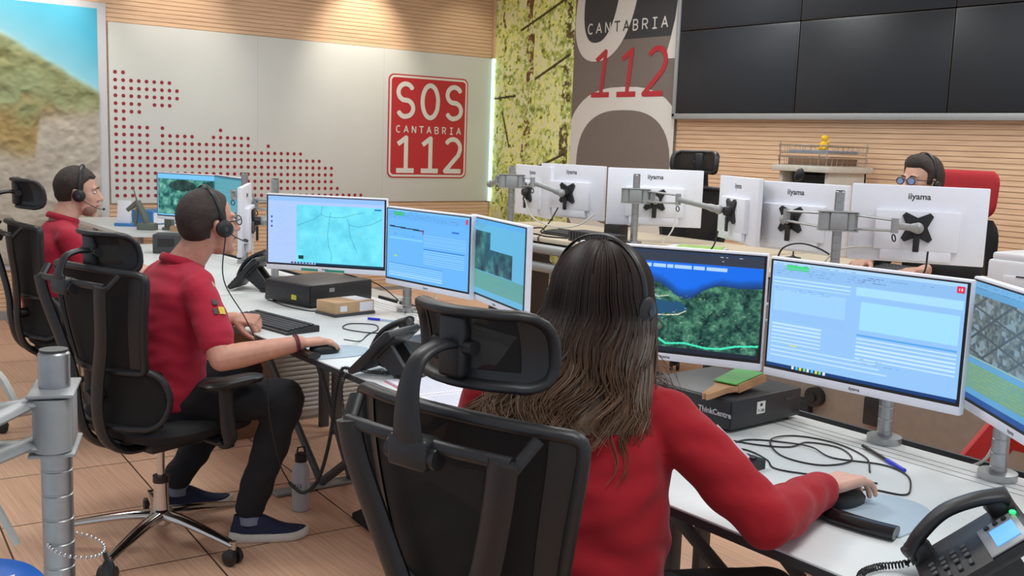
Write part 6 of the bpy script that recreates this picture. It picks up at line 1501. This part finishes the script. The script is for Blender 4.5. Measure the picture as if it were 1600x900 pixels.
def wire_tray(label, zc, fill):
    t = thing('wire_tray', label, 'letter tray', (5.96, 4.315, zc), group='wire letter trays')
    W_, D_, hh = 0.44, 0.38, 0.055; 
    mb = MB()
    for zz, s in ((0.003, 1.0), (hh, 1.03)): mb.tube([(x*W_/2*s, y*D_/2*s, zz) for x, y in ((-1, -1), (1, -1), (1, 1), (-1, 1))], 0.004, 8, close=True)
    for k in range(9):
        x = -W_/2+W_*k/8
        mb.tube([(x, -D_/2, 0.003), (x, D_/2, 0.003)], 0.0018, 6)
        for y in (-1, 1): mb.tube([(x, y*D_/2, 0.003), (x*1.03, y*D_/2*1.03, hh)], 0.0018, 6)
    for k in range(7):
        y = -D_/2+D_*k/6
        for x in (-1, 1): mb.tube([(x*W_/2, y, 0.003), (x*W_/2*1.03, y*1.03, hh)], 0.0018, 6)
    for x in (-1, 1):
        for y in (-1, 1): mb.tube([(x*W_/2, y*D_/2, 0.0), (x*W_/2, y*D_/2, 0.078)], 0.004, 8)
    part('wire_frame', mb, M_chrome, t)
    mb = MB(); mb.box((0, 0, 0.006+fill[1]/2), (0.36, 0.30, fill[1]), bev=0.002); o = part('papers', mb, fill[0], t)
wire_tray('lower wire letter tray with brown papers on the white cabinet', 1.42, (mat('brown_papers', (132, 104, 82), 0.8), 0.045))
wire_tray('upper wire letter tray with grey papers under the small yellow toy', 1.50, (mat('grey_papers', (150, 156, 168), 0.8), 0.02))
t = thing('yellow_toy', 'small plain yellow soft toy sitting on the upper wire tray', 'toy', (5.90, 4.27, 1.528)); M_y = mat('yellow_plush', (238, 188, 40), 0.8)
mb = MB(); mb.ell((0, 0, 0.030), (0.028, 0.028, 0.032)); mb.ell((0, 0, 0.078), (0.024, 0.024, 0.022)); mb.cap((0.0, 0.02, 0.045), (0.0, 0.042, 0.040), 0.009, 0.007); mb.cap((0.0, -0.02, 0.045), (0.0, -0.042, 0.055), 0.009, 0.007); mb.cap((-0.02, 0.015, 0.008), (-0.035, 0.02, 0.008), 0.010, 0.008); mb.cap((-0.02, -0.015, 0.008), (-0.035, -0.02, 0.008), 0.010, 0.008)
organic('body', mb, M_y, t, 0.003, 3, world=False)
t = thing('stem_microphone', 'black microphone head on a thin stem left of the white cabinet', 'microphone', (4.33, 3.27, 0.961)); mb = MB(); mb.lathe([(0.04, 0), (0.04, 0.010), (0.01, 0.016), (0.008, 0.02)], 20); part('base', mb, M_black, t)
mb = MB(); mb.tube(spline([(0, 0, 0.015), (0.0, 0, 0.2), (0.0, 0.0, 0.40)], 5), 0.004, 8); part('stem', mb, M_black, t)
mb = MB(); mb.ell((0, 0, 0.43), (0.016, 0.026, 0.038), rot=(R(28), 0, 0)); part('head', mb, M_black, t)
keyboard('black keyboard on the rear desk below the pole by the mural', (4.0, 4.62, 0.961), 0, None, 0.42); keyboard('black keyboard on the rear desk in front of the man with dark hair', (4.36, 2.66, 0.961), 0)
t = thing('paper_stack', 'stack of papers with a green sheet on the rear desk right of the grey pole', 'papers', (4.02, 3.66, 0.961), R(25)); part('sheets', MB().box((0, 0, 0.015), (0.22, 0.30, 0.03), bev=0.002), M_paper, t); part('green_sheet', MB().box((0.01, -0.02, 0.0315), (0.20, 0.24, 0.003), rot=(0, 0, 0.15)), mat('green_paper', (160, 200, 110), 0.8), t, label='green top sheet')
t = thing('power_box', 'black upright box under the monitor back left of the grey pole', 'box', (4.05, 4.30, 0.961)); part('case', MB().box((0, 0, 0.05), (0.08, 0.12, 0.10), bev=0.005), M_black, t); part('cable_gland', MB().cyl((-0.04, 0, 0.04), (-0.05, 0, 0.04), 0.01), M_grey, t)
t = thing('black_case', 'long black case on the platform below the form monitor', 'case', (3.86, 3.05, 0.22), R(4)); part('case_body', MB().box((0, 0, 0.09), (0.14, 0.62, 0.18), bev=0.012), M_black, t); part('handle', MB().tube([(-0.075, -0.06, 0.11), (-0.09, -0.05, 0.11), (-0.09, 0.05, 0.11), (-0.075, 0.06, 0.11)], 0.006, 8), M_grey, t)
for lab, zc in (('upper silver conduit tube along the rear desk edge', 0.905), ('lower silver conduit tube along the rear desk edge', 0.80)):
    t = thing('conduit_tube', lab, 'tube', (3.70, 4.62, zc), group='silver conduit tubes'); mb = MB(); mb.cyl((3.70, 3.7, zc), (3.70, 5.5, zc), 0.028, n=20); part('tube', mb, M_alup, t, world=True)
    for y in (3.75, 5.45): part('bracket', MB().box((3.74, y, zc), (0.11, 0.03, 0.03), bev=0.003), M_grey, t, world=True)
# red steel frame between the rows
t = thing('red_trestle', 'red angular sheet-steel trestle standing behind the near desk', 'trestle', (3.05, 1.45, 0))
def slab(P, Q, wd, th, nrm):
    P = Vector(P); Q = Vector(Q); d = (Q-P); L = d.length; d.normalize(); n_ = Vector(nrm); n_ = (n_-d*n_.dot(d)).normalized(); s_ = d.cross(n_)
    M = Matrix((d, s_, n_)).transposed().to_4x4(); M.translation = (P+Q)/2; return MB().box((0, 0, 0), (L, wd, th), bev=0.003, M=M)
part('front_leg', slab((2.72, 1.78, 0.02), (3.02, 1.40, 0.80), 0.12, 0.02, (0.6, 0.8, 0.3)), M_red, t, world=True)
part('rear_leg', slab((3.30, 0.95, 0.02), (3.02, 1.40, 0.80), 0.12, 0.02, (0.6, 0.8, 0.3)), M_red, t, world=True)
part('cross_plate', slab((2.99, 1.43, 0.70), (3.14, 1.20, 0.66), 0.10, 0.02, (0.6, 0.8, 0.3)), M_red, t, world=True)
part('brace', slab((2.90, 1.60, 0.03), (3.40, 1.35, 0.03), 0.10, 0.03, (0, 0, 1)), M_red, t, world=True)
# ---------------- at the left edge, beside the nearest pole
t = thing('bead_chain', 'silver bead chain looped around the nearest grey pole', 'chain', (0.345, 1.42, 0.93)); mb = MB()
for k in range(34):
    a = 2*PI*k/34; mb.ell((0.352+0.036*math.cos(a), 1.413+0.036*math.sin(a), 0.935-0.010*math.cos(a+0.6)), (0.0026, 0.0026, 0.0026), nu=8, nv=6)
part('beads', mb, M_chrome, t, world=True)
mb = MB(); mb.tube(spline([(0.384, 1.395, 0.925), (0.388, 1.392, 0.90), (0.386, 1.394, 0.86), (0.387, 1.392, 0.80)], 5), 0.006, 10, flat=(1.4, 0.5)); mb.ell((0.388, 1.392, 0.895), (0.010, 0.008, 0.02)); part('black_strap', mb, M_black, t, world=True)
cable('cable', 'white cable arching over the arms of the nearest grey pole', [(0.29, 1.44, 1.13), (0.27, 1.46, 1.175), (0.24, 1.46, 1.17), (0.22, 1.45, 1.12), (0.24, 1.46, 1.05), (0.27, 1.48, 0.98), (0.29, 1.47, 0.93)], 0.0055, M_wcable)
t = thing('round_stool', 'stool with a round blue seat and a white mark, cut by the lower left corner', 'stool', (0.37, 2.47, 0))
mb = MB(); mb.lathe([(0.15, 0.43), (0.17, 0.44), (0.172, 0.455), (0.16, 0.468), (0.10, 0.470)], 40); part('seat', mb, mat('blue_seat', (20, 96, 190), 0.4), t, angle=60)
mb = MB(); mb.prism([(0.02, -0.06), (0.10, -0.03), (0.11, 0.0), (0.04, -0.02)], 0.001, 0, Matrix.Translation((0, 0, 0.4702))); part('white_mark', mb, M_paper, t)
mb = MB(); mb.cyl((0, 0, 0.02), (0, 0, 0.435), 0.02); mb.lathe([(0.14, 0), (0.14, 0.012), (0.03, 0.025)], 30); part('pedestal', mb, M_alup, t)
for k, (lab, P) in enumerate((('black cable tangle behind the pole by the mural', [(3.92, 5.25, 0.965), (3.96, 5.12, 1.0), (3.90, 5.0, 0.97), (3.98, 4.90, 0.99), (3.92, 4.78, 0.965)]),
               ('black cable lying across the rear desk edge by the mural', [(3.80, 4.90, 0.965), (3.84, 4.76, 0.966), (3.80, 4.62, 0.966), (3.86, 4.50, 0.966)]),
               ('black cable dropping from the rear desk toward the silver tubes', [(3.78, 4.66, 0.966), (3.752, 4.64, 0.95), (3.75, 4.60, 0.86), (3.75, 4.50, 0.82)]))):
    cable('cable', lab, P, 0.0045)
t = thing('cable_box', 'black ribbed box on the rear desk edge above the silver tubes', 'box', (3.86, 4.25, 0.961), R(0)); mb = MB(); mb.box((0, 0, 0.03), (0.12, 0.36, 0.06), bev=0.006); part('case', mb, M_black, t)
mb = MB()
for k in range(14): mb.box((-0.061, -0.16+k*0.0245, 0.03), (0.003, 0.010, 0.045))
part('ribs', mb, M_grey, t)
